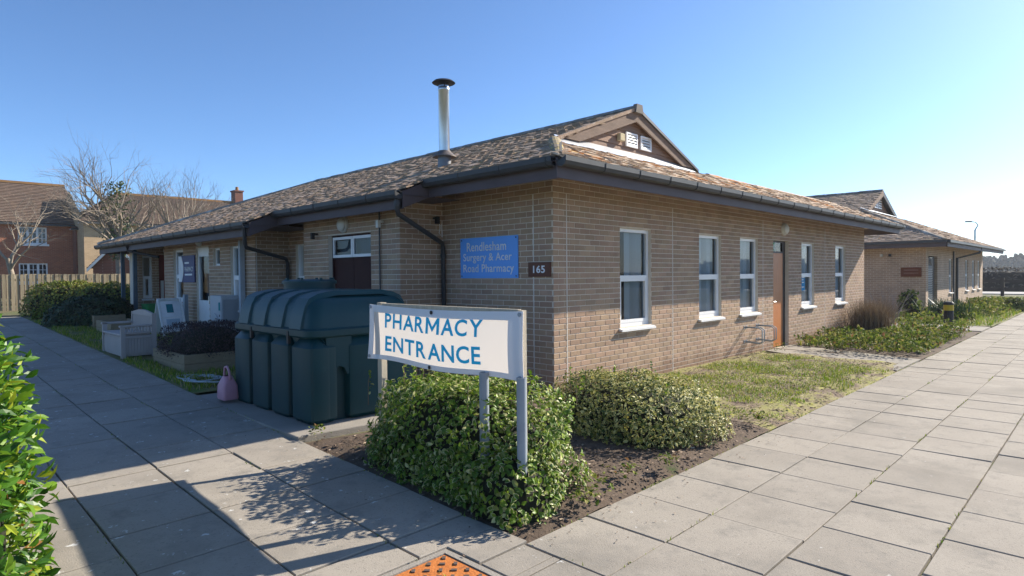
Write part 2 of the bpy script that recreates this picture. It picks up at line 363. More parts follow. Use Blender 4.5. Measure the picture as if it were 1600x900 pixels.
# paved paths, slab by slab
def slab_list(x0, x1, y0, y1, w, l, alongx, skip=None, bond=None):
    out = []; nr = int(round((y1 - y0) / w)) if alongx else int(round((x1 - x0) / w))
    for r in range(nr):
        a0, a1 = (x0, x1) if alongx else (y0, y1); p = a0 - (random.choice((0, 0, .3)) if bond else 0)
        while p < a1 - .05:
            q = min(p + l, a1); s0 = max(p, a0)
            if q - s0 > .06:
                cx, cy = ((s0 + q) / 2, y0 + (r + .5) * w) if alongx else (x0 + (r + .5) * w, (s0 + q) / 2)
                sx, sy = ((q - s0), w) if alongx else (w, q - s0)
                if not (skip and skip(cx, cy)):
                    z = gh(cx, cy); gx = (gh(cx + .1, cy) - gh(cx - .1, cy)) / .2; gy = (gh(cx, cy + .1) - gh(cx, cy - .1)) / .2
                    R = Matrix.Rotation(gy + random.gauss(0, .003), 4, 'X') @ Matrix.Rotation(-gx + random.gauss(0, .003), 4, 'Y') @ Matrix.Rotation(random.gauss(0, .003), 4, 'Z')
                    out.append((Matrix.Translation((cx, cy, z + random.uniform(-.004, .004))) @ R, (round(sx - random.choice((.007, .01, .014)), 3), round(sy - random.choice((.007, .01, .014)), 3), .05)))
            p = q
    return out
MANH = (-4.32, -3.76, -2.90, -2.36)
def minus_manhole(lst):
    out = []
    for M, (sx, sy, t) in lst:
        c = M.translation; x0, x1, y0, y1 = c.x - sx / 2, c.x + sx / 2, c.y - sy / 2, c.y + sy / 2
        if x1 <= MANH[0] or x0 >= MANH[1] or y1 <= MANH[2] or y0 >= MANH[3]: out.append((M, (sx, sy, t))); continue
        my0, my1 = max(y0, MANH[2]), min(y1, MANH[3])
        for (a0, a1, b0, b1) in ((x0, x1, y0, my0), (x0, x1, my1, y1), (x0, MANH[0], my0, my1), (MANH[1], x1, my0, my1)):
            if a1 - a0 > .03 and b1 - b0 > .03: out.append((Matrix.Translation(((a0 + a1) / 2, (b0 + b1) / 2, c.z)), (round(a1 - a0 - .006, 3), round(b1 - b0 - .006, 3), t)))
    return out
rp = MB(); rp.quad((-3.40, -2.66, -.025), (-3.40, -11.0, -.025), (44, -11.0, -.025), (44, -2.66, -.025)); 
M_joint = mat('path_joint_soil', (.085, .072, .05), (.055, .045, .032), 7, .95, (50, .8), layers=[((.09, .12, .03), 1.7, .5, .62)])
path_r = structure(rp.build('path', M_joint))
pieces('paving_slab', slab_list(-3.40, 43.6, -10.47, -2.67, .6, .6, True, bond=True), M_slabS, M_slabO, path_r, unit_slab, 170)
lp = MB(); ysl = [-8, -2.6] + [i * 1.2 - 2 for i in range(16)] + [17.4]
for a, b in zip(ysl[:-1], ysl[1:]): lp.quad((-7.6, a, gh(-7, a) - .025), (-3.41, a, gh(-4, a) - .025), (-3.41, b, gh(-4, b) - .025), (-7.6, b, gh(-7, b) - .025))
path_l = structure(lp.build('path', M_joint))
sl_l = minus_manhole(slab_list(-7.56, -3.36, -2.66, 17.0, .6, .6, False, bond=True) + slab_list(-7.60, -3.40, -7.46, -2.66, .6, .6, False, bond=True))
LSP = [((.21, .19, .16), .8, .5, .72), ((.24, .22, .19), 5, .52, .7), ((.58, .58, .56), 11, .645, .665), ((.20, .185, .16), 60, .56, .68), ((.14, .13, .11), 24, .66, .72)]
M_slabLS = mat('slab_spotted', (.345, .31, .262), (.295, .263, .222), 1.3, .9, (120, .35), rnd='island', amt=.07, layers=LSP); M_slabLO = mat('slab_spotted_single', (.345, .31, .262), (.295, .263, .222), 1.3, .9, (120, .35), rnd='object', amt=.07, layers=LSP)
pieces('paving_slab', sl_l, M_slabLS, M_slabLO, path_l, unit_slab, 130)
# path to the door, cross path further on
dp = MB(); dp.prism([(6.75, -.02, .01), (5.55, -2.64, .005), (7.3, -2.64, .005), (8.1, -.02, .01)], (0, 0, -.09)); structure(dp.build('door_path', M_concrete))
cp = MB()
for k in range(5): cp.box(14.6 + .01, 16.3, -2.62 + k * 1.2, -2.63 + (k + 1) * 1.2, -.06, .003 + .002 * (k % 2))
structure(cp.build('cross_path', M_concrete))
# beds: soil sheets
bed = MB(); bx = [-3.38 + i * .25 for i in range(41)]; by = [-2.65 + j * .24 for j in range(13)]
bed.add([(x, y, gh(x, y) + .0 + .035 * mnoise.noise(Vector((x * 1.7, y * 1.7, 0))) + (.03 if -3.2 < x < 6.4 and -2.5 < y < 0 else -.03)) for y in by for x in bx], [(j * 41 + i, j * 41 + i + 1, (j + 1) * 41 + i + 1, (j + 1) * 41 + i) for j in range(12) for i in range(40)])
lawn = MB(); lawn.v = bed.v; lawn.a = bed.a; lawn.f = [f for f in bed.f if bed.v[f[0]][0] > .3]; bed.f = [f for f in bed.f if bed.v[f[0]][0] <= .3]
structure(bed.build('planting_bed', M_soil, smooth=True)); structure(lawn.build('lawn', mat('lawn_moss', (.24, .25, .05), (.30, .25, .14), 3, .95, (50, 1.0), layers=[((.17, .125, .09), 2.0, .45, .58), ((.36, .36, .06), 5, .58, .66), ((.38, .31, .22), 30, .58, .64)]), smooth=True))
bed2 = MB(); bx = [7.2 + i * .4 for i in range(19)]; by = [-2.66 + j * .45 for j in range(7)]
bed2.add([(x, y, .03 * mnoise.noise(Vector((x * 2, y * 2, 4))) + .0) for y in by for x in bx], [(j * 19 + i, j * 19 + i + 1, (j + 1) * 19 + i + 1, (j + 1) * 19 + i) for j in range(6) for i in range(18)])
structure(bed2.build('planting_bed', M_soil, smooth=True))
bed3 = MB(); bx = [16.4 + i * .8 for i in range(27)]; by = [-2.66 + j * .45 for j in range(8)]
bed3.add([(x, y, .04 * mnoise.noise(Vector((x, y, 4)))) for y in by for x in bx], [(j * 27 + i, j * 27 + i + 1, (j + 1) * 27 + i + 1, (j + 1) * 27 + i) for j in range(7) for i in range(26)])
structure(bed3.build('planting_bed', M_lawn, smooth=True))
# concrete base of the oil tank
tb = MB(); tb.prism([(-3.38, .30, .0), (-1.2, .12, .0), (-1.2, 3.1, .0), (-3.38, 3.1, .02)], (0, 0, .12)); structure(tb.build('tank_base', M_concrete, bevel=.012))
# left verge strip of soil by the walls
lv_ = MB(); yy = [3.1 + i * 1.1 for i in range(13)]
for a, b in zip(yy[:-1], yy[1:]): lv_.quad((-3.36, a, gh(-3.3, a) - .005), (-.3, a, gh(-3, a) - .005), (-.3, b, gh(-3, b) - .005), (-3.36, b, gh(-3.3, b) - .005))
structure(lv_.build('verge', M_lawn))

# ================================================================== the surgery building
SB = thing('surgery_building', 'long single-storey buff brick surgery with mossy tiled roof and timber gablet', 'building', (0, 0, 0))
BRICKS = []
CH = .075
class Wall:
    """a straight wall: origin o, unit direction d along it, n outward; openings (u0,u1,z0,z1)"""
    def __init__(s, o, d, n, L, z0, z1, ops=(), parent=SB, ext=(0, 0), brick=True, m=None, reveal=.11, phase=0):
        s.o = Vector(o); s.d = Vector(d); s.n = Vector(n); s.L = L; s.ops = ops
        P = lambda u, z, k=0: s.o + s.d * u + s.n * k + Vector((0, 0, z)); s.P = P
        us = sorted(set([0, L] + [x for a in ops for x in a[:2]])); zs = sorted(set([z0, z1] + [x for a in ops for x in a[2:4]]))
        w = MB()
        for i in range(len(us) - 1):
            for j in range(len(zs) - 1):
                mu, mz = (us[i] + us[i + 1]) / 2, (zs[j] + zs[j + 1]) / 2
                if any(a[0] < mu < a[1] and a[2] < mz < a[3] for a in ops): continue
                w.quad(P(us[i], zs[j]), P(us[i + 1], zs[j]), P(us[i + 1], zs[j + 1]), P(us[i], zs[j + 1]))
        for a in ops:
            for (p, q) in (((a[0], a[2]), (a[0], a[3])), ((a[0], a[3]), (a[1], a[3])), ((a[1], a[3]), (a[1], a[2])), ((a[1], a[2]), (a[0], a[2]))):
                w.quad(P(*p), P(*q), P(*q, -reveal), P(*p, -reveal))
        s.ob = w.build('wall', m or M_mortar, parent)
        if not brick: return
        R = Matrix((-s.d if s.d.cross(s.n).z < 0 else s.d, s.n, Vector((0, 0, 1)))).transposed().to_4x4()
        k = 0; z = math.floor(z0 / CH) * CH
        while z < z1 - .02:
            a0, a1 = max(z + .005, z0), min(z + CH - .005, z1)
            if a1 - a0 > .015:
                u = -ext[0] - (.1125 if k % 2 else 0) - phase
                while u < L + ext[1]:
                    segs = [(max(u + .005, -ext[0]), min(u + .22, L + ext[1]))]
                    for a in ops:
                        if a[2] < (a0 + a1) / 2 < a[3]:
                            ns = []
                            for p, q in segs:
                                if q <= a[0] or p >= a[1]: ns.append((p, q)); continue
                                if p < a[0]: ns.append((p, a[0]))
                                if q > a[1]: ns.append((a[1], q))
                            segs = ns
                    for p, q in segs:
                        if q - p > .02:
                            M = R.copy(); M.translation = P((p + q) / 2, (a0 + a1) / 2)
                            BRICKS.append((M, (round(q - p, 3), .005, round(a1 - a0, 3)), s.ob))
                    u += .225
            z += CH; k += 1
X_, Y_ = Vector((1, 0, 0)), Vector((0, 1, 0))
ZT = 2.92
RW_WIN = [(1.50, 2.35), (3.90, 4.75), (5.54, 6.38), (8.80, 9.64), (11.20, 12.04)]
wr = Wall((0, 0, 0), X_, -Y_, 13.75, -.12, ZT, [(a, b, .84, 2.31) for a, b in RW_WIN] + [(7.16, 8.02, .0, 2.32)], ext=(.005, 0))
wa = Wall((0, 2.24, 0), -Y_, -X_, 2.24, -.12, ZT, ext=(0, .0), phase=.03)
ws1 = Wall((-.8, 2.24, 0), X_, -Y_, .8, -.05, ZT, ext=(.005, 0))
wb = Wall((-.8, 5.15, 0), -Y_, -X_, 2.91, 0, 2.78, [(.86, 2.15, .18, 2.31)])
wre = Wall((-.42, 6.5, 0), -Y_, -X_, 1.35, .1, 2.75, [(.27, 1.05, .95, 2.28)])
ws2 = Wall((-1.1, 6.5, 0), X_, -Y_, .68, .1, 2.75, ext=(.005, 0))
wc = Wall((-1.1, 11.9, 0), -Y_, -X_, 5.4, .2, 2.75, [(.71, 1.40, 1.05, 2.30), (2.25, 3.02, .36, 2.30), (3.28, 3.65, 1.88, 2.25), (4.21, 4.85, 1.0, 2.27)])
we = Wall((-1.1, 14.6, 0), X_, -Y_, 1.3, .3, 2.75, [(.22, .46, 1.05, 2.25), (.64, 1.16, .48, 2.3)])
for (o_, d_, n_, L_) in (((-.8, 5.15, 0), X_, Y_, .4), ((-1.1, 11.9, 0), X_, Y_, 1.0), ((13.75, 0, 0), Y_, X_, 12), ((-.1, 14.6, 0), -Y_, -X_, 2.7), ((13.75, 12, 0), -X_, Y_, 8), ((5.75, 12, 0), Y_, X_, 3), ((5.75, 15, 0), -X_, Y_, 6.85), ((-1.1, 15, 0), -Y_, -X_, .4)):
    Wall(o_, d_, n_, L_, -.1, 2.72, brick=False)
sc_ = []
for i, (M, s, w) in enumerate(BRICKS):
    k = seen(M.translation); sc_.append((k * k * s[0], i))
sc_.sort(reverse=True); TOP = set(i for k, i in sc_[:300])
bm_cache = {}; rest = {}
for i, (M, s, w) in enumerate(BRICKS):
    vs, fs = unit_brick(s)
    if i in TOP:
        if s not in bm_cache: bm_cache[s] = MB().add(vs, fs).mesh('brick', M_brickO)
        put('brick', bm_cache[s], w, M)
    else: rest.setdefault(w.name, (w, MB()))[1].add([M @ Vector(v) for v in vs], fs)
for w, b in rest.values(): b.build('bricks', M_brickS, w)['kind'] = 'stuff'
# movement joints
for w, u, za, zb in ((wr, .27, -.1, 2.7), (wr, 3.0, -.1, 2.7), (wr, 6.62, -.1, 2.7), (wr, 10.4, -.1, 2.7), (wa, 1.90, -.1, 2.7), (ws2, .02, .3, 2.4)):
    j = MB(); j.prism([w.P(u - .008, za), w.P(u + .008, za), w.P(u + .008, zb), w.P(u - .008, zb)], w.n * .0065); j.build('movement_joint', M_sealant, w.ob)
# floor and inside partitions keep the rooms closed and dim
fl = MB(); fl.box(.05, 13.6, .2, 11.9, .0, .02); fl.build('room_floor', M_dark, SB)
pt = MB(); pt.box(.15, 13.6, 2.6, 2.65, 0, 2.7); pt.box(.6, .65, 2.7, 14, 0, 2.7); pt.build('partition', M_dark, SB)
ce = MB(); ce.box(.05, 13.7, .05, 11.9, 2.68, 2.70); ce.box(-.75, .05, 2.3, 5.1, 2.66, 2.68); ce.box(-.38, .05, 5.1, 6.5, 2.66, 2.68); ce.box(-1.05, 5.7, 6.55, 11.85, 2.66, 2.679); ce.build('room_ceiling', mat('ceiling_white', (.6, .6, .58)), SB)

def window(w, a, blinds=7, sill=True, skip=0, split=.5, parent=None, fw=.055, cover=1.0, fr=None):
    """white two-light window filling opening a of wall w, set back in the reveal"""
    u0, u1, z0, z1 = a; P = w.P; f = MB(); fr = fr or M_white
    def strip(a0, a1, b0, b1, k0, k1, mb=f): mb.prism([P(a0, b0, k0), P(a1, b0, k0), P(a1, b1, k0), P(a0, b1, k0)], w.n * (k1 - k0))
    K0, K1 = -.115, -.05
    strip(u0 + .002, u0 + fw, z0, z1 - .002, K0, K1); strip(u1 - fw, u1 - .002, z0, z1 - .002, K0, K1)
    strip(u0 + fw, u1 - fw, z1 - fw, z1 - .003, K0, K1 - .002); strip(u0 + fw, u1 - fw, z0, z0 + fw, K0, K1 - .002)
    zm = z0 + (z1 - z0) * split
    if split: strip(u0 + fw, u1 - fw, zm - .03, zm + .03, K0, K1 + .006)
    fo = f.build('window', fr, parent or SB)
    if split:
        sf = MB()      # sash of the lower light
        strip(u0 + fw, u0 + fw + .04, z0 + fw, zm - .03, K0, K1 + .004, sf); strip(u1 - fw - .04, u1 - fw, z0 + fw, zm - .03, K0, K1 + .004, sf)
        strip(u0 + fw + .04, u1 - fw - .04, z0 + fw, z0 + fw + .045, K0, K1 + .003, sf); strip(u0 + fw + .04, u1 - fw - .04, zm - .06, zm - .03, K0, K1 + .003, sf)
        sf.build('sash', fr, fo)
    for (b0, b1) in (((z0 + fw, zm - .03), (zm + .03, z1 - fw)) if split else ((z0 + fw, z1 - fw),)):
        p = MB(); p.quad(P(u0 + fw, b0, -.085), P(u1 - fw, b0, -.085), P(u1 - fw, b1, -.085), P(u0 + fw, b1, -.085)); p.build('pane', M_glass, fo)
    if sill:
        q = MB(); q.prism([P(u0 - .035, z0 - .005, -.05), P(u0 - .035, z0 - .03, .065), P(u0 - .035, z0 - .062, .065), P(u0 - .035, z0 - .04, -.05)], w.d * (u1 - u0 + .07)); q.build('sill', fr, fo)
    n = blinds
    for i in range(n):
        uu = u0 + .06 + (u1 - u0 - .12) * (i + .5) / n * 1.0
        if (i + .5) / n > cover or (i + .5) / n < skip: continue
        ang = random.uniform(.1, 1.1); dx = w.d * math.cos(ang) * .046; dn = w.n * math.sin(ang) * .046
        c0 = P(uu, z0 + .03, -.17); h = Vector((0, 0, z1 - z0 - .06))
        MB().quad(c0 - dx - dn, c0 + dx + dn, c0 + dx + dn + h, c0 - dx - dn + h).build('blind_slat', M_blind, fo)
    return fo
for i, (a, b) in enumerate(RW_WIN): window(wr, (a, b, .84, 2.31), 9, skip=.42 if i == 0 else 0)
for k in (0, 3): window(wc, wc.ops[k], 5, sill=True)
window(wc, wc.ops[2], 0, split=0, sill=False, fw=.04); window(wre, wre.ops[0], 6); window(we, we.ops[0], 0, fw=.04)
# notice stuck in a window
pn = MB(); P = wr.P; pn.quad(P(9.02, 1.20, -.08), P(9.26, 1.20, -.08), P(9.26, 1.56, -.08), P(9.02, 1.56, -.08))
pno = pn.build('notice', mat('notice_blue', (.03, .27, .52)), SB); pno['label'] = 'blue printed notice stuck inside the window pane'
for (z, w_) in ((1.49, .17), (1.44, .12), (1.38, .15), (1.27, .16)):
    MB().quad(P(9.05, z, -.077), P(9.05 + w_, z, -.077), P(9.05 + w_, z + .022, -.077), P(9.05, z + .022, -.077)).build('print_line', M_signwhite, pno)
# wooden side door on the sunny wall
d = MB(); d.prism([P(7.18, .02, -.07), P(7.86, .02, -.07), P(7.86, 2.05, -.07), P(7.18, 2.05, -.07)], -wr.n * .045); do = d.build('door', M_doorwood, SB); do['label'] = 'warm brown varnished wooden door'
f = MB()
for (a0, a1, b0, b1) in ((7.162, 7.185, 0, 2.318), (7.86, 8.018, 0, 2.318), (7.185, 7.86, 2.05, 2.09), (7.185, 7.86, 2.28, 2.318)):
    f.prism([P(a0, b0, -.11), P(a1, b0, -.11), P(a1, b1, -.11), P(a0, b1, -.11)], wr.n * .035)
f.build('door_frame', M_darkframe, do)
MB().quad(P(7.185, 2.09, -.09), P(7.86, 2.09, -.09), P(7.86, 2.28, -.09), P(7.185, 2.28, -.09)).build('fanlight', M_glass, do)
ex = MB(); ex.quad(P(7.30, 2.11, -.085), P(7.48, 2.11, -.085), P(7.48, 2.27, -.085), P(7.30, 2.27, -.085)); exo = ex.build('exit_sticker', mat('exit_green', (.02, .35, .13)), do); exo['label'] = 'green and white exit running figure sticker'
rm = MB()
for q in (((7.38, 2.245), (7.40, 2.225)), ((7.35, 2.215), (7.42, 2.20)), ((7.37, 2.20), (7.395, 2.16)), ((7.34, 2.155), (7.375, 2.13)), ((7.395, 2.165), (7.43, 2.13)), ((7.44, 2.12), (7.47, 2.26))):
    (a0, b0), (a1, b1) = q; rm.quad(P(a0, min(b0, b1), -.083), P(a1, min(b0, b1), -.083), P(a1, max(b0, b1), -.083), P(a0, max(b0, b1), -.083))
rm.build('running_figure', M_signwhite, do)
hd = MB(); hd.tube([P(7.25, 1.0, -.07), P(7.25, 1.0, -.02), P(7.36, 1.0, -.02)], .011, 8); hd.build('handle', M_metal, do)
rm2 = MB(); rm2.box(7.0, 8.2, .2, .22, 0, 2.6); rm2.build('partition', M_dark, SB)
# maroon double doors behind the tank
P = wb.P
for (a0, a1) in ((.89, 1.50), (1.51, 2.12)):
    dl = MB(); dl.prism([P(a0, .2, -.09), P(a1, .2, -.09), P(a1, 1.93, -.09), P(a0, 1.93, -.09)], -wb.n * .04); dlo = dl.build('door_leaf', M_reddoor, SB)
    t = MB()
    for (b0, b1, c0, c1) in ((a0, a1, 1.94, 1.985), (a0, a1, 2.235, 2.28), (a0, a0 + .04, 1.985, 2.235), (a1 - .04, a1, 1.985, 2.235)):
        t.prism([P(b0, c0, -.10), P(b1, c0, -.10), P(b1, c1, -.10), P(b0, c1, -.10)], wb.n * .035)
    t.build('top_light_frame', M_white, dlo)
    MB().quad(P(a0 + .04, 1.985, -.085), P(a1 - .04, 1.985, -.085), P(a1 - .04, 2.235, -.085), P(a0 + .04, 2.235, -.085)).build('pane', M_glass, dlo)
    MB().lathe(P(1.45 if a0 < 1 else 1.56, 1.15, -.085), [(.012, -.012), (.016, 0), (.012, .012)], 10).build('knob', M_metal, dlo)
t = MB()
for (b0, b1, c0, c1) in ((.862, .89, .2, 2.308), (2.12, 2.148, .2, 2.308), (.89, 2.12, 2.28, 2.306)): t.prism([P(b0, c0, -.11), P(b1, c0, -.11), P(b1, c1, -.11), P(b0, c1, -.11)], wb.n * .04)
t.build('door_frame', M_reddoor, SB)
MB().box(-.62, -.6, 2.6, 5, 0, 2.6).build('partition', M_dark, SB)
# white pharmacy door with tall pane
P = wc.P; a = wc.ops[1]
t = MB()
for (b0, b1, c0, c1) in ((2.252, 2.32, .36, 2.298), (2.95, 3.018, .36, 2.298), (2.32, 2.95, 2.10, 2.298), (2.32, 2.95, .36, 1.12)): t.prism([P(b0, c0, -.10), P(b1, c0, -.10), P(b1, c1, -.10), P(b0, c1, -.10)], wc.n * .06)
wdo = t.build('door', M_white, SB); wdo['label'] = 'white door with tall glass pane'
MB().quad(P(2.32, 1.12, -.07), P(2.95, 1.12, -.07), P(2.95, 2.10, -.07), P(2.32, 2.10, -.07)).build('pane', M_glass, wdo)
MB().tube([P(2.90, 1.05, -.03), P(2.90, 1.22, -.03)], .012, 8).build('handle', M_metal, wdo)
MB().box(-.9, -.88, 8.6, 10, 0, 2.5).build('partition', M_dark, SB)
P = we.P
t = MB(); t.prism([P(.645, .48, -.08), P(1.155, .48, -.08), P(1.155, 2.295, -.08), P(.645, 2.295, -.08)], wb.n * 0 - we.n * .04); pd = t.build('door', mat('door_red', (.22, .03, .02), None, 4, .45), SB)
MB().prism([P(.70, 1.0, -.078), P(.78, 1.0, -.078), P(.78, 1.55, -.078), P(.70, 1.55, -.078)], we.n * .006).build('push_plate', M_white, pd)

# ---- roof
KL, KS = .403, .44
zl = lambda x: 2.97 + KL * (x + .75)
zs_ = lambda y: 2.97 + KS * (y + .75)
RDX, YG = 2.6, .55
EB, YB0 = -1.2, 1.6
eavex = lambda y: -.75 if y < YB0 else (EB if y < 5.3 else -1.7)
hipx = lambda y: -.75 + KS * (y + .75) / KL
YEND = 15.6
RE = YEND - (RDX + 1.7) * 1.08
def left_top(y):
    if y < YG - .1: return hipx(y)
    return min(RDX, -1.7 + (YEND - y) / 1.08)
ru = MB()
cut = [-.75, YG - .1]; hx_ = hipx(YG)
ru.quad((-.75, -.75, 2.955), (hx_, YG, zl(hx_) - .015), (RDX, YG - .12, zl(RDX) - .015), (RDX, RE, zl(RDX) - .015), (-1.7, YEND, zl(-1.7) - .015), (-1.7, 5.3, zl(-1.7) - .015), (EB, 5.3, zl(EB) - .015), (EB, YB0, zl(EB) - .015), (-.75, YB0, 2.955))
zb_ = zs_(YG)
ru.quad((-.75, -.75, 2.955), (14.5, -.75, 2.955), (13.0, YG, zb_ - .015), (hx_, YG, zb_ - .015))
ru.quad((14.5, -.75, 2.955), (14.5, 12.7, 2.955), (13.0, 11, zb_), (13.0, YG, zb_ - .015))
ru.quad((hx_, YG + .01, zb_ - .02), (13.0, YG + .01, zb_ - .02), (13.0, 11, zb_ - .3), (hx_, 11, zb_ - .3))
ru.quad((RDX, YG - .12, zl(RDX) - .015), (RDX + 2.15, YG - .12, zb_ - .02), (RDX + 2.15, RE, zb_ - .02), (RDX, RE, zl(RDX) - .015))
ru.quad((-1.7, YEND, zl(-1.7) - .015), (RDX, RE, zl(RDX) - .015), (7.3, YEND, 2.6))
RF = ru.build('roof', M_under, SB)
GA, TW = .105, .17
def tiles_on(o, du, dv, length, height, inside, nrm, jitter=.006):
    out = []; nr = int(height / GA)
    for r in range(nr):
        c = int(length / TW) + 1
        for k in range(c):
            u = (k + (.5 if r % 2 else 0)) * TW; v = r * GA
            p = o + du * u + dv * v
            if not inside(p + dv * .04): continue
            M = Matrix((du, dv, nrm)).transposed().to_4x4() @ Matrix.Rotation(random.gauss(0, .012), 4, 'Z') @ Matrix.Rotation(random.gauss(0, .05), 4, 'X') @ Matrix.Rotation(random.gauss(0, .05), 4, 'Y')
            M.translation = p + nrm * random.uniform(.0, jitter); out.append((M, (.163, .13, .02)))
    return out
dvL = Vector((1, 0, KL)).normalized(); nL = Vector((-KL, 0, 1)).normalized()
def inL(p):
    e = eavex(p.y); 
    return e - .03 < p.x < left_top(p.y) and -.75 < p.y < YEND - .1
tl = tiles_on(Vector((-1.74, YEND, zl(-1.74))), -Y_, dvL, YEND + .75, 5.05, inL, nL)
dvS = Vector((0, 1, KS)).normalized(); nS = Vector((0, -KS, 1)).normalized()
tf = tiles_on(Vector((-.75, -.79, zs_(-.79))), X_, dvS, 15.25, 1.5, lambda p: hipx(p.y) < p.x < 14.5 - (p.y + .75) and p.y < YG - .02, nS, .012)
pieces('roof_tile', tl, M_tileS, M_tileO, RF, unit_tile, 150)
pieces('roof_tile', tf, M_tileF, M_tileFO, RF, unit_tile, 150)
# ridge and hip caps
def caps(a, b, parent, m, r=.10, n=None, z=.0):
    a, b = Vector(a), Vector(b); L = (b - a).length; n = n or int(L / .42); d = (b - a) / n
    for i in range(n):
        p, q = a + d * i, a + d * (i + .985); s = d.cross(Vector((0, 0, 1))).normalized(); u = s.cross(d).normalized()
        prof = [(-1.15, -.5), (-.9, -.15), (-.5, .12), (0, .22), (.5, .12), (.9, -.15), (1.15, -.5)]
        mb = MB(); k = random.uniform(-.006, .008)
        top = [[c + s * (x * r) + u * (y * r + k + z) for x, y in prof] for c in (p, q)]; 
        for j in range(6): mb.quad(top[0][j], top[0][j + 1], top[1][j + 1], top[1][j])
        mb.quad(*top[0]); mb.quad(*top[1][::-1])
        mb.build('ridge_cap', m, parent)
M_ridge = mat('ridge_tile', (.30, .26, .21), (.2, .17, .14), 5, .9, (50, .6), layers=[((.5, .48, .42), 5, .5, .62)])
M_ridgeY = mat('ridge_tile_lichen', (.33, .27, .18), (.24, .19, .13), 5, .9, (50, .6), layers=[((.52, .40, .07), 7, .5, .6)])
caps((RDX, YG - .14, zl(RDX) + .03), (RDX, RE, zl(RDX) + .03), RF, M_ridge)
caps((-.70, -.70, 3.0), (hx_ - .1, YG - .1, zl(hx_) + .015), RF, M_ridgeY, .075)
caps((RDX, RE, zl(RDX) + .03), (-1.7, YEND, zl(-1.7) + .05), RF, M_ridge, .11)
caps((hx_ + 4.6, YG, zb_ + .02), (13.0, YG, zb_ + .02), RF, M_tileF, .07, 14)
iron = MB(); iron.prism([(-.775, -.77, 3.0), (-.735, -.77, 3.0), (-.735, -.77, 3.12), (-.775, -.77, 3.10)], (.03, .03, 0)); iron.build('hip_iron', M_gutter, RF)
# fascia, soffit and gutter of every eave run
def eave(p, q, out, zt, inn, ret=None):
    p, q, o = Vector(p), Vector(q), Vector(out); d = (q - p).normalized()
    f = MB(); a, b = p - o * .05, q - o * .05
    f.prism([a + Vector((0, 0, zt - .26)), b + Vector((0, 0, zt - .26)), b + Vector((0, 0, zt - .035)), a + Vector((0, 0, zt - .035))], -o * .02); f.build('fascia', M_fascia, SB)
    s = MB(); lo = Vector((0, 0, zt - .075))
    s.prism([a - o * .02 + lo, b - o * .02 + lo, b - o * inn + lo, a - o * inn + lo], (0, 0, .008)); s.build('soffit', M_fascia, SB)
    g = MB(); prof = [(0.0, -.005), (-.05, -.03), (-.055, -.07), (-.03, -.105), (.015, -.115), (.055, -.10), (.075, -.06), (.078, -.005), (.07, -.005), (.067, -.058), (.05, -.09), (.012, -.105), (-.028, -.095), (-.047, -.065), (-.042, -.03), (-.0, -.012)]
    c = Vector((0, 0, zt - .02))
    g.loft([[e + o * x + c + Vector((0, 0, y)) for x, y in prof] for e in (p, q)]); go = g.build('gutter', M_gutter, SB)
    n = int((q - p).length / .75)
    for i in range(n + 1):
        k = MB(); e = p + d * min((q - p).length - .03, i * .75 + .02)
        pr2 = [(x * 1.09 + .0, y * 1.06 - .0) for x, y in prof[2:8]]
        k.loft([[e + d * t_ + o * x + c + Vector((0, 0, y)) for x, y in pr2] for t_ in (-.025, .025)]); k.build('gutter_clip', M_gutter, go)
eave((-.80, -.80, 0), (14.5, -.80, 0), (0, -1, 0), 2.97, .75); eave((-.80, YB0 + .05, 0), (-.80, -.72, 0), (-1, 0, 0), 2.97, .75)
eave((EB - .05, 5.35, 0), (EB - .05, YB0, 0), (-1, 0, 0), zl(EB), 1.0); eave((-1.75, 15.6, 0), (-1.75, 5.3, 0), (-1, 0, 0), 2.59, 1.6)
for (x0, x1, y) in ((EB, -.74, YB0 + .02), (-1.70, EB + .02, 5.32)):     # returns of the stepped eaves
    r_ = MB(); r_.prism([(x0, y, zl(x0) - .26), (x1, y, zl(x1) - .26), (x1, y, zl(x1) - .03), (x0, y, zl(x0) - .03)], (0, .02, 0)); r_.build('fascia', M_fascia, SB)
ef = MB(); ef.prism([(14.45, -.75, 2.71), (14.45, 2, 2.71), (14.45, 2, 2.935), (14.45, -.75, 2.935)], (-.02, 0, 0)); ef.build('fascia', M_fascia, SB)
so_ = MB(); so_.box(13.76, 14.43, -.7, 2, 2.895, 2.905); so_.build('soffit', M_soffit, SB)
lf = MB(); lf.prism([(-1.7, 15.58, 2.33), (2, 15.58, 2.33), (2, 15.58, 2.56), (-1.7, 15.58, 2.56)], (0, .02, 0)); lf.build('fascia', M_fascia, SB)
# downpipes
def pipe(pts, r=.034, name='downpipe', m=None):
    o = MB().tube(pts, r, 10).build(name, m or M_gutter, SB, angle=.9)
    return o
pd1 = pipe([(EB - .05, 1.66, 2.70), (EB - .05, 1.66, 2.52), (EB - .01, 1.69, 2.46), (-.10, 2.13, 2.12), (-.06, 2.16, 2.04), (-.06, 2.16, .1)])
MB().lathe((EB - .05, 1.66, 2.56), [(.045, 0), (.045, .07)], 12).build('socket', M_gutter, pd1); MB().lathe((-.06, 2.16, 1.9), [(.042, 0), (.042, .06)], 12).build('socket', M_gutter, pd1)
pd2 = pipe([(-1.75, 5.42, 2.48), (-1.72, 5.45, 2.2), (-1.68, 5.5, 2.14), (-.56, 6.36, 1.98), (-.5, 6.42, 1.9), (-.5, 6.42, .2)])
pipe([(-1.75, 12.6, 2.5), (-1.7, 12.7, 2.32), (-1.2, 12.0, 2.15)])
pipe([(-.83, 2.72, 2.62), (-.83, 2.72, .3)], .012, 'cable_conduit'); 
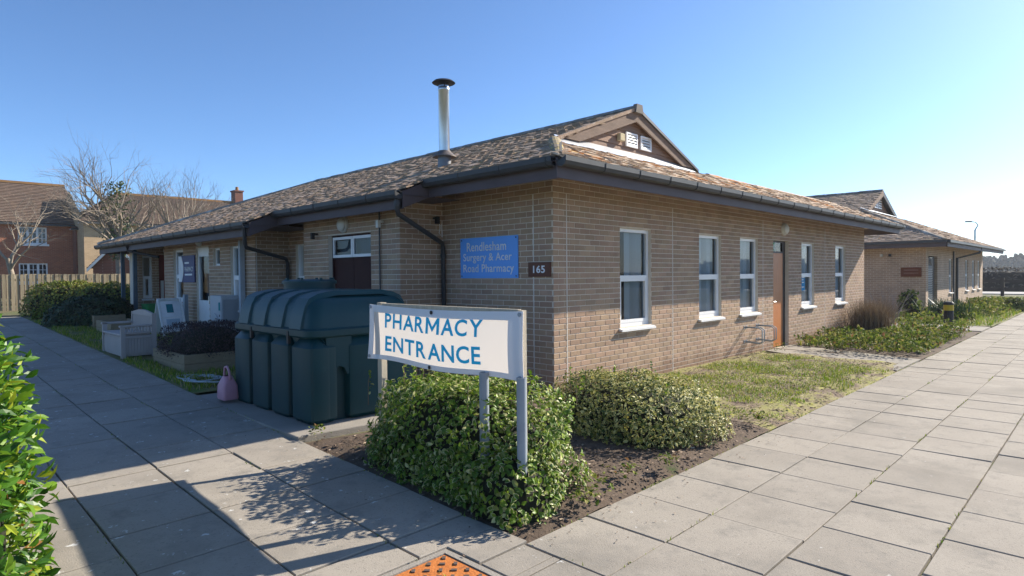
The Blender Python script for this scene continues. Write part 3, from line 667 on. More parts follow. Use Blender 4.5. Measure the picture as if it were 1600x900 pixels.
# grey posts carrying the porch eave, and the trim beside the pharmacy window
for (x, y) in ((-1.45, 13.1), (-1.45, 14.25)):
    MB().box(x - .042, x + .042, y - .042, y + .042, .5, 2.36).build('porch_post', mat('post_bluegrey', (.09, .135, .17), None, 4, .6), SB)
MB().box(-1.22, -1.13, 6.92, 7.0, .3, 2.34).build('porch_post', mat('post_pale', (.42, .47, .52), None, 4, .6), SB)
# gablet: boards, bargeboards, vents, flashing
GY = YG - .03
gx0, gx1 = hx_ + .12, 2 * RDX - hx_ - .12
z = zb_ + .03; i = 0; apex = zl(RDX) - .05
while z < apex - .03:
    z1 = min(z + .125, apex); k0 = (apex - z) / (apex - zb_); k1 = (apex - z1) / (apex - zb_); hw = RDX - gx0
    b = MB(); b.prism([(RDX - hw * k0, GY - .02, z), (RDX + hw * k0, GY - .02, z), (RDX + hw * k1, GY - .006, z1 - .004), (RDX - hw * k1, GY - .006, z1 - .004)], (0, .025, 0)); b.build('cladding_board', M_cladding, SB); z += .125
gw = MB(); gw.prism([(gx0 - .1, GY + .03, zb_ - .05), (gx1 + .1, GY + .03, zb_ - .05), (RDX, GY + .03, apex)], (0, .02, 0)); gw.build('gable_wall', M_under, SB)
for s in (-1, 1):
    b = MB(); xe = RDX + s * (RDX - hx_ - .02); yb = YG - .14; ze = zb_ + .03
    b.prism([(RDX, yb, zl(RDX) - .02), (xe, yb, ze), (xe - s * .42, yb, ze - .0), (RDX, yb, zl(RDX) - .21)], (0, .03, 0)); b.build('bargeboard', M_barge, SB)
    b = MB(); b.prism([(RDX, yb + .03, zl(RDX) - .03), (xe, yb + .03, ze - .01), (xe, GY, ze - .01), (RDX, GY, zl(RDX) - .03)], (0, 0, -.015)); b.build('verge_soffit', M_barge, SB)
    b = MB(); b.prism([(RDX, yb - .03, zl(RDX) + .03), (RDX + s * (RDX - hx_ + .1), yb - .03, zb_ + .02), (RDX + s * (RDX - hx_ + .1), yb - .03, zb_ - .02), (RDX, yb - .03, zl(RDX) - .025)], (0, .08, 0)); b.build('verge_strip', M_gutter if s > 0 else M_tileS, SB)
cp_ = MB(); cp_.prism([(RDX - .11, YG - .2, zl(RDX) - .08), (RDX + .11, YG - .2, zl(RDX) - .08), (RDX + .08, YG - .2, zl(RDX) + .06), (RDX - .08, YG - .2, zl(RDX) + .06)], (0, .07, 0)); cp_.build('ridge_end_cap', mat('cap_grey', (.20, .18, .16)), SB)
fs_ = MB(); fs_.prism([(hx_ - .05, YG - .17, zs_(YG - .17) + .035), (gx1 + .1, YG - .17, zs_(YG - .17) + .035), (gx1 + .1, GY - .02, zb_ + .075), (hx_ - .05, GY - .02, zb_ + .075)], (0, 0, -.012)); fs_.build('flashing', M_lead, SB)
for (x0, x1) in ((2.40, 2.73), (2.83, 3.15)):
    v = MB(); z0, z1 = 3.70, 3.93; y0, y1 = GY - .045, GY - .015
    for (a0, a1, b0, b1) in ((x0, x0 + .03, z0, z1), (x1 - .03, x1, z0, z1), (x0 + .03, x1 - .03, z0, z0 + .03), (x0 + .03, x1 - .03, z1 - .025, z1)): v.box(a0, a1, y0, y1, b0, b1)
    v.box(x0 + .01, x1 - .01, y1 + .0, y1 + .004, z0 + .01, z1 - .01)
    vo = v.build('louvre_vent', M_white, SB)
    bk = MB(); bk.box(x0 + .03, x1 - .03, y1 - .004, y1 - .001, z0 + .03, z1 - .025); bk.build('vent_back', M_blackmetal, vo)
    for k in range(4):
        zz = z0 + .048 + k * .043; sl_ = MB(); sl_.prism([(x0 + .03, y0 + .002, zz - .012), (x1 - .03, y0 + .002, zz - .012), (x1 - .03, y1 - .005, zz + .02), (x0 + .03, y1 - .005, zz + .02)], (0, .003, .012)); sl_.build('louvre', M_white, vo)
sbx = MB(); sbx.box(2.16, 2.29, GY - .09, GY - .02, 3.75, 3.87); sbx.build('alarm_box', mat('alarm_cream', (.62, .52, .32)), SB, bevel=.01)
# flue
fl_ = MB(); fl_.lathe((.2, 2.42, 3.2), [(.105, 0), (.105, .34)], 24); flo = fl_.build('flue', mat('flue_base', (.22, .23, .25), None, 4, .5, metal=.6), SB, angle=.7)
MB().lathe((.2, 2.42, 3.5), [(.10, .03), (.19, 0), (.19, .012), (.11, .08), (.095, .10)], 28).build('storm_collar', mat('collar', (.2, .17, .15), None, 4, .5, metal=.5), flo, angle=.7)
MB().lathe((.2, 2.42, 3.52), [(.085, 0), (.085, 1.02), (.092, 1.03), (.092, 1.06), (.085, 1.07), (.085, 1.10)], 28).build('flue_pipe', M_metal, flo, angle=.7)
MB().lathe((.2, 2.42, 4.66), [(.17, 0), (.185, .01), (.15, .04), (.03, .075)], 28).build('cowl', M_blackmetal, flo, angle=.7)
for k in range(3): MB().tube([(.2 + .08 * math.cos(k * 2.1), 2.42 + .08 * math.sin(k * 2.1), 4.58), (.2 + .1 * math.cos(k * 2.1), 2.42 + .1 * math.sin(k * 2.1), 4.68)], .006, 6).build('cowl_stay', M_blackmetal, flo)
# round bulkhead lamps, sensor lights
def bulkhead(w, u, z, r=.13):
    o = w.P(u, z); R = Vector((0, 0, 1)).rotation_difference(w.n).to_matrix()
    b = MB(); b.lathe((0, 0, 0), [(r, 0), (r, .04), (r * .9, .05)], 24); b.v = [tuple(R @ Vector(p) + o) for p in b.v]; bo = b.build('bulkhead_lamp', M_lamp, SB, angle=.6)
    g2 = MB(); g2.lathe((0, 0, 0), [(r * .9, .05), (r * .85, .075), (r * .55, .1), (r * .1, .11)], 24); g2.v = [tuple(R @ Vector(p) + o) for p in g2.v]; g2.build('diffuser', M_lamp, bo, smooth=True)
bulkhead(wr, 7.72, 2.57); bulkhead(wb, 1.38, 2.47); bulkhead(wc, 2.55, 2.42, .1); bulkhead(we, .85, 2.42, .09)
for w, u, z in ((wb, .5, 2.36), (wb, 2.5, 2.44), (ws1, .62, 2.5)):
    s_ = MB(); c = w.P(u, z, .005); s_.bar(c, c + w.n * .07, .03, .03); e = c + w.n * .09 - Vector((0, 0, .04)); s_.bar(e + Vector((0, 0, .06)), e - Vector((0, 0, .05)), .06, .05, up=tuple(w.n)); s_.build('sensor_lamp', M_blackmetal if w is not wb or u < 1 else M_lamp, SB)
cb = ws1.P; pipe([cb(.72, 2.47, .012), cb(.74, 2.36, .012), cb(.72, 2.28, .012), cb(.78, 2.22, .012), cb(.77, 2.42, .012)], .006, 'cable', M_white)
#@@OBJECTS
# ================================================================== neighbouring wing
B2 = thing('clinic_building', 'further brick building with gablet and louvred door behind the black bollard', 'building', (21.85, 0, -.17))
M_brickwall = bpy.data.materials.new('brick_wall_far'); M_brickwall.use_nodes = True
def brickmat(m, c1, c2, mo, sc=1.0):
    t = m.node_tree; b = t.nodes['Principled BSDF']; b.inputs['Roughness'].default_value = .9; L = t.links.new
    g_ = N(t, 'ShaderNodeNewGeometry'); sx = N(t, 'ShaderNodeSeparateXYZ'); L(g_.outputs['Position'], sx.inputs[0]); ad = N(t, 'ShaderNodeMath', operation='ADD'); L(sx.outputs[0], ad.inputs[0]); L(sx.outputs[1], ad.inputs[1])
    cx_ = N(t, 'ShaderNodeCombineXYZ'); L(ad.outputs[0], cx_.inputs[0]); L(sx.outputs[2], cx_.inputs[1])
    br = N(t, 'ShaderNodeTexBrick'); L(cx_.outputs[0], br.inputs[0]); br.inputs['Scale'].default_value = 1; br.inputs['Brick Width'].default_value = .225; br.inputs['Row Height'].default_value = .075; br.inputs['Mortar Size'].default_value = .005
    br.inputs['Color1'].default_value = rgba(c1); br.inputs['Color2'].default_value = rgba(c2); br.inputs['Mortar'].default_value = rgba(mo)
    nz = N(t, 'ShaderNodeTexNoise'); nz.inputs['Scale'].default_value = 1.5; L(g_.outputs['Position'], nz.inputs[0]); mr = N(t, 'ShaderNodeMapRange'); L(nz.outputs[0], mr.inputs[0]); mr.inputs[3].default_value = .75; mr.inputs[4].default_value = 1.2
    hs = N(t, 'ShaderNodeHueSaturation'); L(br.outputs[0], hs.inputs['Color']); L(mr.outputs[0], hs.inputs['Value']); L(hs.outputs[0], b.inputs['Base Color']); return m
brickmat(M_brickwall, BR1, BR2, (.62, .53, .42))
g2z = 2.7
c1 = Wall((0 + 21.85, 6, 0), -Y_, -X_, 6, -.3, g2z, parent=B2, brick=False, m=M_brickwall)
OP2 = [(.42, 2.12, -.17, 2.22), (4.55, 5.3, .7, 2.15), (8.6, 9.4, .7, 2.15), (10.6, 11.4, .7, 2.15), (12.3, 13.1, .7, 2.15)]
c2 = Wall((21.85, 0, 0), X_, -Y_, 13.95, -.3, g2z, OP2, parent=B2, brick=False, m=M_brickwall)
Wall((35.8, 0, 0), Y_, X_, 6, -.3, g2z, parent=B2, brick=False, m=M_brickwall); Wall((35.8, 6, 0), -X_, Y_, 13.95, -.3, g2z, parent=B2, brick=False, m=M_brickwall)
for a in OP2[1:]: window(c2, a, 3, parent=B2)
MB().box(22, 35.7, 1.2, 1.25, -.2, 2.6).build('partition', M_dark, B2)
P = c2.P; a0, a1 = .44, 1.55
ld = MB(); ld.prism([P(.44, -.15, -.09), P(1.55, -.15, -.09), P(1.55, 1.85, -.09), P(.44, 1.85, -.09)], c2.n * .02); ldo = ld.build('door', mat('louvre_door', (.05, .055, .065), None, 4, .5), B2)
for k in range(20):
    z = -.08 + k * .092; l_ = MB(); l_.prism([P(.52, z, -.068), P(1.47, z, -.068), P(1.47, z + .06, -.045), P(.52, z + .06, -.045)], c2.n * -.008); l_.build('louvre', mat('louvre_slat', (.36, .37, .40), None, 4, .5), ldo)
MB().quad(P(.5, 1.87, -.08), P(1.5, 1.87, -.08), P(1.5, 2.18, -.08), P(.5, 2.18, -.08)).build('fanlight', M_glass, ldo)
db = MB(); db.box(23.42, 23.95, .1, .12, -.2, 2.2); db.build('door_recess', M_darkframe, ldo)
M_rf2 = M_tileS
z2 = lambda x: 2.78 + .425 * (x - 21.1)
r2 = MB(); hx2, hz2 = 24.82, 2.78 + .425 * 3.72; YG2 = 3.0
R2 = None
q = [(21.1, -.75, 2.77), (hx2, YG2, hz2), (27.5, YG2 - .2, z2(27.5)), (27.5, 9, z2(27.5)), (21.1, 9, 2.77)]; r2.quad(*q)
r2.quad((21.1, -.75, 2.77), (36.7, -.75, 2.77), (33.0, YG2, hz2), (hx2, YG2, hz2)); r2.quad((36.7, -.75, 2.77), (36.7, 9, 2.77), (33.0, YG2, hz2)); r2.quad((27.5, YG2 - .2, z2(27.5)), (30.2, YG2 - .2, hz2), (30.2, 9, hz2), (27.5, 9, z2(27.5))); r2.quad((hx2, YG2, hz2), (33, YG2, hz2), (36.7, 9, 2.77), (30.2, 9, hz2 - .3))
RF2 = r2.build('roof', M_under, B2)
dv2 = Vector((1, 0, .425)).normalized(); n2 = Vector((-.425, 0, 1)).normalized()
GA, TW = .16, .25
def tiles2(lst): return [(M, (.24, .19, .03)) for M, s in lst]
pieces('roof_tile', tiles2(tiles_on(Vector((21.06, 9, z2(21.06))), -Y_, dv2, 9.75, 6.95, lambda p: 21.0 < p.x < (27.5 if p.y > YG2 - .2 else 21.1 + (p.y + .75) * .992), n2)) + tiles2(tiles_on(Vector((21.1, -.79, 2.77)), X_, Vector((0, 1, .43)).normalized(), 15.6, 4.1, lambda p: 21.1 + (p.y + .75) * .992 < p.x < 36.7 - (p.y + .75) * .98 and p.y < YG2, Vector((0, -.43, 1)).normalized())), M_tileS, M_tileO, RF2, unit_tile, 0)
caps((27.5, YG2 - .2, z2(27.5) + .04), (27.5, 9, z2(27.5) + .04), RF2, M_ridge, .12, 12); caps((21.1, -.75, 2.8), (hx2, YG2 - .1, hz2 + .03), RF2, M_ridge, .11, 8); caps((36.7, -.75, 2.8), (33.0, YG2, hz2 + .03), RF2, M_ridge, .11, 8)
z = hz2 + .05; ap2 = z2(27.5) - .08
while z < ap2:
    k0 = (ap2 - z) / (ap2 - hz2) * 2.5; k1 = max(0, (ap2 - z - .15) / (ap2 - hz2) * 2.5); MB().prism([(27.5 - k0, YG2 + .06, z), (27.5 + k0, YG2 + .06, z), (27.5 + k1, YG2 + .07, min(ap2, z + .145)), (27.5 - k1, YG2 + .07, min(ap2, z + .145))], (0, .02, 0)).build('cladding_board', M_cladding, B2); z += .15
for s in (-1, 1):
    MB().prism([(27.5, YG2 - .22, z2(27.5)), (27.5 + s * 2.6, YG2 - .22, hz2 + .05), (27.5 + s * 2.1, YG2 - .22, hz2 + .05), (27.5, YG2 - .22, z2(27.5) - .26)], (0, .04, 0)).build('bargeboard', M_barge if s < 0 else M_darkframe, B2)
    x0 = 27.5 + (-.62 if s < 0 else .1); vo = MB().box(x0, x0 + .5, YG2 + .02, YG2 + .04, hz2 + .28, hz2 + .85).build('louvre_vent', M_blackmetal, B2)
    for k in range(5): MB().box(x0, x0 + .5, YG2 - .005, YG2 + .015, hz2 + .30 + k * .115, hz2 + .36 + k * .115).build('louvre', M_white, vo)
    MB().box(x0 + (.5 if s < 0 else -.04), x0 + (.54 if s < 0 else 0), YG2 - .006, YG2 + .02, hz2 + .28, hz2 + .86).build('vent_frame', M_white, vo)
MB().prism([(hx2 - .1, YG2 - .3, hz2 + .0), (30.2, YG2 - .3, hz2 + .0), (30.2, YG2 + .05, hz2 + .16), (hx2 - .1, YG2 + .05, hz2 + .16)], (0, 0, -.015)).build('flashing', M_lead, B2)
for (p, q_, o_) in (((21.05, 9, 0), (21.05, -.8, 0), Vector((-1, 0, 0))), ((21.05, -.8, 0), (36.7, -.8, 0), Vector((0, -1, 0)))):
    p, q_ = Vector(p), Vector(q_)
    MB().prism([p + Vector((0, 0, 2.52)), q_ + Vector((0, 0, 2.52)), q_ + Vector((0, 0, 2.76)), p + Vector((0, 0, 2.76))], -o_ * .03).build('fascia', M_fascia, B2)
    MB().bar(p + o_ * .05 + Vector((0, 0, 2.72)), q_ + o_ * .05 + Vector((0, 0, 2.72)), .1, .09).build('gutter', M_gutter, B2)
MB().box(21.2, 36.6, -.72, .0, 2.66, 2.67).build('soffit', M_soffit, B2)
MB().box(21.2, 21.8, 0, 6, 2.66, 2.67).build('soffit', M_soffit, B2)
MB().tube([(28.9, -.8, 2.7), (28.9, -.75, 2.45), (28.0, -.05, 2.2), (28.0, -.05, -.1)], .05, 8).build('downpipe', M_gutter, B2)
MB().tube([(27.2, -.04, 2.5), (27.2, -.04, -.1)], .03, 8).build('downpipe', M_gutter, B2)
for (y, m) in ((1.5, M_lamp), (1.2, M_blackmetal)): MB().lathe((21.8, y, 2.22), [(.05, 0), (.05, .1)], 10).build('sensor_lamp', m, B2)

# ================================================================== wall signs
ws = thing('wall_sign', 'bright blue name sign with white lettering screwed to the shaded brick wall', 'sign', (-.006, 1.2, 1.585))
MB().box(-.022, -.007, .615, 1.80, 1.585, 2.172).build('panel', M_blue, ws)
fnA = lambda k: (lambda u, v: (-k, u, v))
for (tx, u0, u1, v0, v1) in (('Rendlesham', 1.655, .835, 1.975, 2.105), ('Surgery & Acer', 1.735, .725, 1.80, 1.945), ('Road Pharmacy', 1.735, .685, 1.635, 1.785)):
    letters(text_on(tx, u0, u1, v0, v1, fnA(.0245), .012), M_signwhite, ws)
for y in (.645, 1.77):
    for z in (1.615, 2.142): MB().lathe((-.024, y, z), [(.009, -.009), (.009, .009)], 8).build('screw', M_blackmetal, ws)
np_ = thing('number_sign', 'small dark brown plate with white house number at the wall corner', 'sign', (-.006, .22, 1.6))
MB().box(-.020, -.007, .03, .425, 1.60, 1.795).build('panel', M_brown, np_)
letters(text_on('165', .335, .125, 1.65, 1.75, fnA(.0225), .025), M_signwhite, np_)
ps = thing('pharmacy_sign', 'dark navy pharmacy sign with white rounded panel beside the white door', 'sign', (-1.1, 10.1, 1.5))
MB().box(-1.135, -1.107, 9.68, 10.70, 1.52, 2.14).build('panel', mat('sign_navy', (.03, .045, .16), None, 3, .5), ps)
wp = [(-1.14, 10.70, 1.53), (-1.14, 10.50, 1.53)] + [(-1.14, 10.50 - .14 * math.sin(math.pi * k / 8), 1.53 + .60 * k / 8) for k in range(1, 8)] + [(-1.14, 10.50, 2.13), (-1.14, 10.70, 2.13)]
MB().prism(wp, (-.004, 0, 0)).build('white_panel', M_signwhite, ps)
fnC = lambda u, v: (-1.139, u, v)
letters(text_on('PHARMACY', 10.30, 9.74, 1.77, 1.88, fnC, .01), M_signwhite, ps)
for (a, b, z) in ((10.30, 10.02, 1.95), (10.30, 9.82, 1.68)): MB().box(-1.139, -1.136, b, a, z, z + .04).build('small_print', M_signwhite, ps)
bs = thing('wall_sign', 'small reddish-brown nameplate on the shaded wall of the further building', 'sign', (21.84, .5, 1.4))
MB().box(21.80, 21.84, .14, .82, 1.42, 1.78).build('panel', mat('sign_rust', (.16, .05, .025)), bs)
for z in (1.65, 1.53): MB().box(21.795, 21.80, .24, .72, z, z + .05).build('small_print', mat('print_grey', (.24, .12, .09)), bs)

# ================================================================== pharmacy entrance banner
BN = thing('banner_sign', 'white PHARMACY ENTRANCE banner on wooden posts above the front hedge', 'sign', (-3.08, -1.45, 0))
def wav(u, v):       # u 0..1 left to right, v 0..1 bottom to top
    s = .006 * math.sin(u * 7 + 1) * (1 - v) + .006 * math.sin(u * 3.1 + v * 4) - .008 * math.sin(math.pi * u) * math.sin(math.pi * v)
    return -3.105 + s
def bpos(u, v, k=0.0):
    top = 1.385 - .02 * math.sin(math.pi * u) * 1.0; bot = .905 + .012 * math.sin(u * 9)
    return (wav(u, v) - k, -.53 - 1.86 * u + .02 * (1 - u) * (v - .5) * -3, bot + (top - bot) * v)
def bsheet(u0, u1, v0, v1, k, nu=26, nv=8):
    b = MB(); nu = max(2, int(nu * (u1 - u0)) + 1); nv = max(2, int(nv * (v1 - v0)) + 1)
    b.add([bpos(u0 + (u1 - u0) * i / nu, v0 + (v1 - v0) * j / nv, k) for j in range(nv + 1) for i in range(nu + 1)], [(j * (nu + 1) + i, j * (nu + 1) + i + 1, (j + 1) * (nu + 1) + i + 1, (j + 1) * (nu + 1) + i) for j in range(nv) for i in range(nu)]); return b
M_vinyl = mat('banner_vinyl', (.76, .70, .65), (.72, .665, .615), 2, .5, transl=.30)
M_hem = mat('banner_hem', (.72, .74, .78), (.68, .70, .74), 4, .5, transl=.08)
bo_ = bsheet(0, 1, 0, 1, 0).build('banner', M_vinyl, BN, smooth=True)
for (u0, u1, v0, v1) in ((0, 1, .0, .085), (0, 1, .87, 1.0), (0, .04, .085, .87), (.925, 1, .085, .87)): bsheet(u0, u1, v0, v1, .004, 30, 10).build('hem', M_hem, bo_, smooth=True)
M_bl = mat('banner_blue', (.015, .36, .70), (.015, .34, .67), 3, .5, transl=.5)
def glyph(c, bold):
    if c == 'M':
        w = .155; o = [(0, 0), (0, .73), (.15, .73), (.41, .33), (.67, .73), (.82, .73), (.82, 0), (.82 - w, 0), (.82 - w, .47), (.41, .09), (w, .47), (w, 0)]
        bm = bmesh.new(); f = bm.faces.new([bm.verts.new((x, y, 0)) for x, y in o]); bmesh.ops.triangulate(bm, faces=[f]); bm.verts.index_update()
        r = [(v.co.x, v.co.y) for v in bm.verts], [tuple(v.index for v in f.verts) for f in bm.faces]; bm.free(); return r
    return text_geo(c, bold)
for (tx, u0, u1, v0, v1) in (('PHARMACY', .135, .80, .60, .87), ('ENTRANCE', .14, .795, .17, .45)):
    gl = []; x_ = 0
    for c in tx:
        vs, fs = glyph(c, .022); ax = min(p[0] for p in vs); bx_ = max(p[0] for p in vs); ay = min(p[1] for p in vs); by_ = max(p[1] for p in vs)
        gl.append(([(x_ + p[0] - ax, (p[1] - ay) / (by_ - ay)) for p in vs], fs)); x_ += bx_ - ax + (.05 if c in 'AY' else .105)
    for vs, fs in gl:
        bm = bmesh.new(); vv = [bm.verts.new((x / x_, y, 0)) for x, y in vs]
        for f in fs: bm.faces.new([vv[i] for i in f])
        bmesh.ops.triangulate(bm, faces=bm.faces); bm.verts.index_update()
        MB().add([bpos(u0 + v.co.x * (u1 - u0), v0 + v.co.y * (v1 - v0), .009) for v in bm.verts], [tuple(v.index for v in f.verts) for f in bm.faces]).build('letter', M_bl, BN); bm.free()
for (u, v) in ((.475, .955), (.47, .04), (.012, .955), (.985, .955), (.015, .05), (.985, .05)):
    c = Vector(bpos(u, v, .008)); e = MB(); e.lathe((0, 0, 0), [(.006, 0), (.015, 0), (.015, .005), (.006, .005)], 14); e.v = [(c.x - p[2], c.y + p[0], c.z + p[1]) for p in e.v]; e.build('eyelet', M_greypost if abs(u - .5) > .3 else M_blackmetal, bo_)
MB().box(-3.085, -3.03, -.69, -.63, .05, 1.40).build('post', M_postwood, BN); MB().box(-3.085, -3.045, -2.365, -2.315, .05, 1.39).build('post', M_postwood, BN)
MB().box(-3.088, -3.06, -2.33, -.70, 1.345, 1.395).build('rail', M_postwood, BN)
for (x, y, lb) in ((-3.12, -2.385, 'tall grey steel post at the front corner of the hedge, under the banner end'), (-3.13, -2.03, 'shorter cut grey steel post rising from the middle of the front hedge')):
    t = MB(); t.lathe((x, y, 0), [(.034, 0), (.034, .945), (.029, .945), (.029, .90)], 18); solo('steel_post', t, M_greypost, lb, 'post', 'cut steel posts in the hedge', angle=.6)

# ================================================================== oil tank
TK = thing('oil_tank', 'big dark green ribbed plastic oil tank on a concrete base beside the wall', 'oil tank', (-2.45, 1.5, .12))
def rrect(cx, cy, hx, hy, r, z, n=5):
    pts = []
    for (sx, sy, a0) in ((1, 1, 0), (-1, 1, math.pi / 2), (-1, -1, math.pi), (1, -1, 1.5 * math.pi)):
        for k in range(n): a = a0 + math.pi / 2 * k / (n - 1); pts.append((cx + sx * (hx - r) + r * math.cos(a), cy + sy * (hy - r) + r * math.sin(a), z))
    return pts
tcx, tcy, thx, thy = -2.45, 1.50, .66, .96
b = MB(); b.loft([rrect(tcx, tcy, thx - .09, thy - .09, .12, z) for z in (.12, .5, 1.03)]); TB = b.build('body', M_tank, TK, angle=.6)
# vertical pads along the sides and the near end (the arch recess shows between two of them)
def pad(cx, cy, wx, wy, z0, z1, ch=.05):
    p = MB(); rings = []
    for z, k in ((z0, .03), (z0 + .04, .0), (z1 - .10, 0), (z1, .07)):
        rings.append(rrect(cx, cy, wx - k, wy - k, ch, z, 3))
    p.loft(rings); return p
L_ = 2 * thy; n_p = 4; pw = (L_ - .06 * (n_p - 1)) / n_p
for s in (-1, 1):
    for k in range(n_p):
        cy = tcy - thy + pw / 2 + k * (pw + .06); pad(tcx + s * (thx - .16), cy, .16, pw / 2, .13, 1.0, .055).build('rib', M_tank, TB, angle=.5)
for (cx, w) in ((-2.9825, .1125), (-2.2425, .4325)): pad(cx, tcy - thy + .155, w, .165, .131, 1.0, .05).build('rib', M_tank, TB, angle=.5)
ar = MB(); ar.prism([(-2.92, tcy - thy + .012, 1.0), (-2.92, tcy - thy + .012, .62), (-2.87, tcy - thy + .012, .60), (-2.83, tcy - thy + .012, .68), (-2.775, tcy - thy + .012, .70), (-2.72, tcy - thy + .012, .68), (-2.68, tcy - thy + .012, .60), (-2.63, tcy - thy + .012, .62), (-2.63, tcy - thy + .012, 1.0)], (0, .06, 0)); ar.build('arch', M_tank, TB)
u = MB(); prof = [(0.02, 1.0), (.0, 1.02), (.0, 1.08), (.03, 1.10), (.05, 1.22), (.075, 1.32), (.13, 1.39), (.22, 1.43), (.36, 1.46), (.52, 1.475)]
u.loft([rrect(tcx, tcy, thx + .015 - k, thy + .015 - k, max(.05, .14 - k * .1), z, 6) for k, z in prof]); TU = u.build('top', M_tank, TK, angle=.7)
for k in range(4):        # raised bands over the crown
    cy = tcy - thy + .30 + k * .43; w = .125
    pr = [(-thx - .012 + i, zz) for i, zz in ((.0, 1.09), (.025, 1.21), (.055, 1.32), (.105, 1.405), (.205, 1.45), (.38, 1.48))]; pr = pr + [(-x, z) for x, z in pr[::-1]]
    band = MB(); band.loft([[(tcx + x * sc, y, z if abs(x) > 9 else z - dz) for x, z in pr] for (y, sc, dz) in ((cy - w - .03, .93, .05), (cy - w, 1, 0), (cy + w, 1, 0), (cy + w + .03, .93, .05))], cap=False); band.build('band', M_tank, TU, angle=.6)
h_ = MB(); h_.lathe((tcx + .12, 2.02, 1.44), [(.31, 0), (.31, .10), (.33, .10), (.33, .135), (.30, .15), (.05, .16)], 28); ho = h_.build('hatch', M_tank, TK, angle=.5)
for k in range(8): MB().tube([(tcx + .12 + .29 * math.cos(k * .785), 2.02 + .29 * math.sin(k * .785), 1.585), (tcx + .12 + .29 * math.cos(k * .785), 2.02 + .29 * math.sin(k * .785), 1.615)], .018, 6).build('bolt', M_tank, ho)
for y in (.98, 1.9): MB().box(tcx - thx - .022, tcx - thx + .01, y - .02, y + .02, .93, 1.06).build('clip', M_blackmetal, TK)

# watering can
WC = thing('watering_can', 'faded pink plastic can with loop handle standing by the oil tank', 'can', (-3.2, 2.42, gh(-3.2, 2.42) + .02))
M_pink = mat('pink_plastic', (.60, .30, .36), (.52, .25, .31), 6, .5)
wz = gh(-3.2, 2.42) + .02; b = MB()
b.loft([rrect(-3.20, 2.42, hx, hy, .03, wz + z, 4) for hx, hy, z in ((.085, .115, 0), (.09, .12, .02), (.085, .11, .16), (.06, .085, .23), (.05, .05, .27), (.045, .045, .275))]); b.build('body', M_pink, WC, angle=.6)
MB().tube([(-3.20, 2.50, wz + .20), (-3.20, 2.515, wz + .30), (-3.20, 2.49, wz + .37), (-3.20, 2.43, wz + .385), (-3.20, 2.37, wz + .34), (-3.20, 2.33, wz + .24)], .014, 8).build('handle', M_pink, WC, smooth=True)
MB().tube([(-3.20, 2.42, wz + .268), (-3.20, 2.42, wz + .28)], .042, 12).build('opening', mat('can_inside', (.12, .02, .03)), WC)
# hose
hp = []
for k in range(70):
    a = k * .33; r = .26 + .05 * math.sin(k * .9) + .03 * math.sin(a * .37); hp.append((-2.98 + r * .75 * math.cos(a), 3.75 + r * 1.5 * math.sin(a) + .004 * k, gh(-3, 3.8) + .02 + .012 * (k % 19) / 8))
hb = MB(); hb.tube(hp, .011, 6); solo('hose', hb, mat('hose_grey', (.42, .48, .50), None, 4, .5), 'thin pale grey hose coiled on the ground before the timber planter', 'hose', smooth=True)

# ================================================================== raised timber planters
def planter(x0, x1, y0, y1, h, label, soilm=M_soil):
    zg = gh(x0, y0) - .02; T = thing('timber_planter', label, 'planter', ((x0 + x1) / 2, (y0 + y1) / 2, zg), group='raised timber planters')
    n = 2
    for k in range(n):
        a, b2 = zg + h * k / n, zg + h * (k + 1) / n - .006; t = .05
        for (p, q) in (((x0, x1), (y0, y0 + t)), ((x0, x1), (y1 - t, y1)), ((x0, x0 + t), (y0 + t, y1 - t)), ((x1 - t, x1), (y0 + t, y1 - t))):
            MB().box(p[0], p[1], q[0], q[1], a, b2).build('plank', M_timber, T)
    MB().box(x0 + .05, x1 - .05, y0 + .05, y1 - .05, zg, zg + h - .06).build('soil', soilm, T); return T, zg
PL1, pz = planter(-2.97, -1.75, 4.66, 6.15, .28, 'timber planter holding the dark purple hedge, nearest to the oil tank')
planter(-2.66, -2.0, 10.2, 11.5, .32, 'middle raised timber planter just behind the pale bench')
planter(-2.56, -1.9, 12.2, 13.6, .32, 'furthest raised timber planter beside the rounded dark green bush')
# storage bench
BE = thing('storage_bench', 'pale taupe plastic storage bench with slatted back beside the path', 'bench', (-3.03, 7.3, gh(-3, 7.3)))
bz = gh(-3.03, 6.9) - .01; x0, x1, y0, y1 = -3.30, -2.76, 6.70, 7.95
MB().box(x0 + .03, x1 - .02, y0 + .03, y1 - .03, bz + .03, bz + .36).build('box', M_plastic, BE)
for y in (y0, y1 - .05):
    for x in (x0, x1 - .07): MB().box(x, x + .07, y, y + .05, bz, bz + (.56 if x == x0 else .74)).build('corner_post', M_plastic, BE)
for k in range(9): MB().box(x0 + .075 + k * .044, x0 + .115 + k * .044, y0 + .018, y0 + .03, bz + .06, bz + .33).build('panel_board', M_plastic, BE)
for k in range(22): MB().box(x0 + .018, x0 + .03, y0 + .07 + k * .051, y0 + .115 + k * .051, bz + .06, bz + .33).build('panel_board', M_plastic, BE)
MB().box(x0 + .07, x1 - .07, y0 + .005, y0 + .04, bz + .33, bz + .375).build('rail', M_plastic, BE); MB().box(x0 - .005, x1 - .08, y0 + .055, y1 - .055, bz + .375, bz + .41).build('seat', M_plastic, BE, bevel=.008)
for y in (y0 - .005, y1 - .05): MB().box(x0 - .02, x1 - .07, y, y + .06, bz + .52, bz + .56).build('armrest', M_plastic, BE, bevel=.012)
for k in range(8): MB().box(x0 + .09 + k * .048, x0 + .115 + k * .048, y0 + .012, y0 + .03, bz + .44, bz + .52).build('arm_slat', M_plastic, BE)
MB().box(x0 + .07, x1 - .07, y0 + .01, y0 + .035, bz + .41, bz + .44).build('rail', M_plastic, BE)
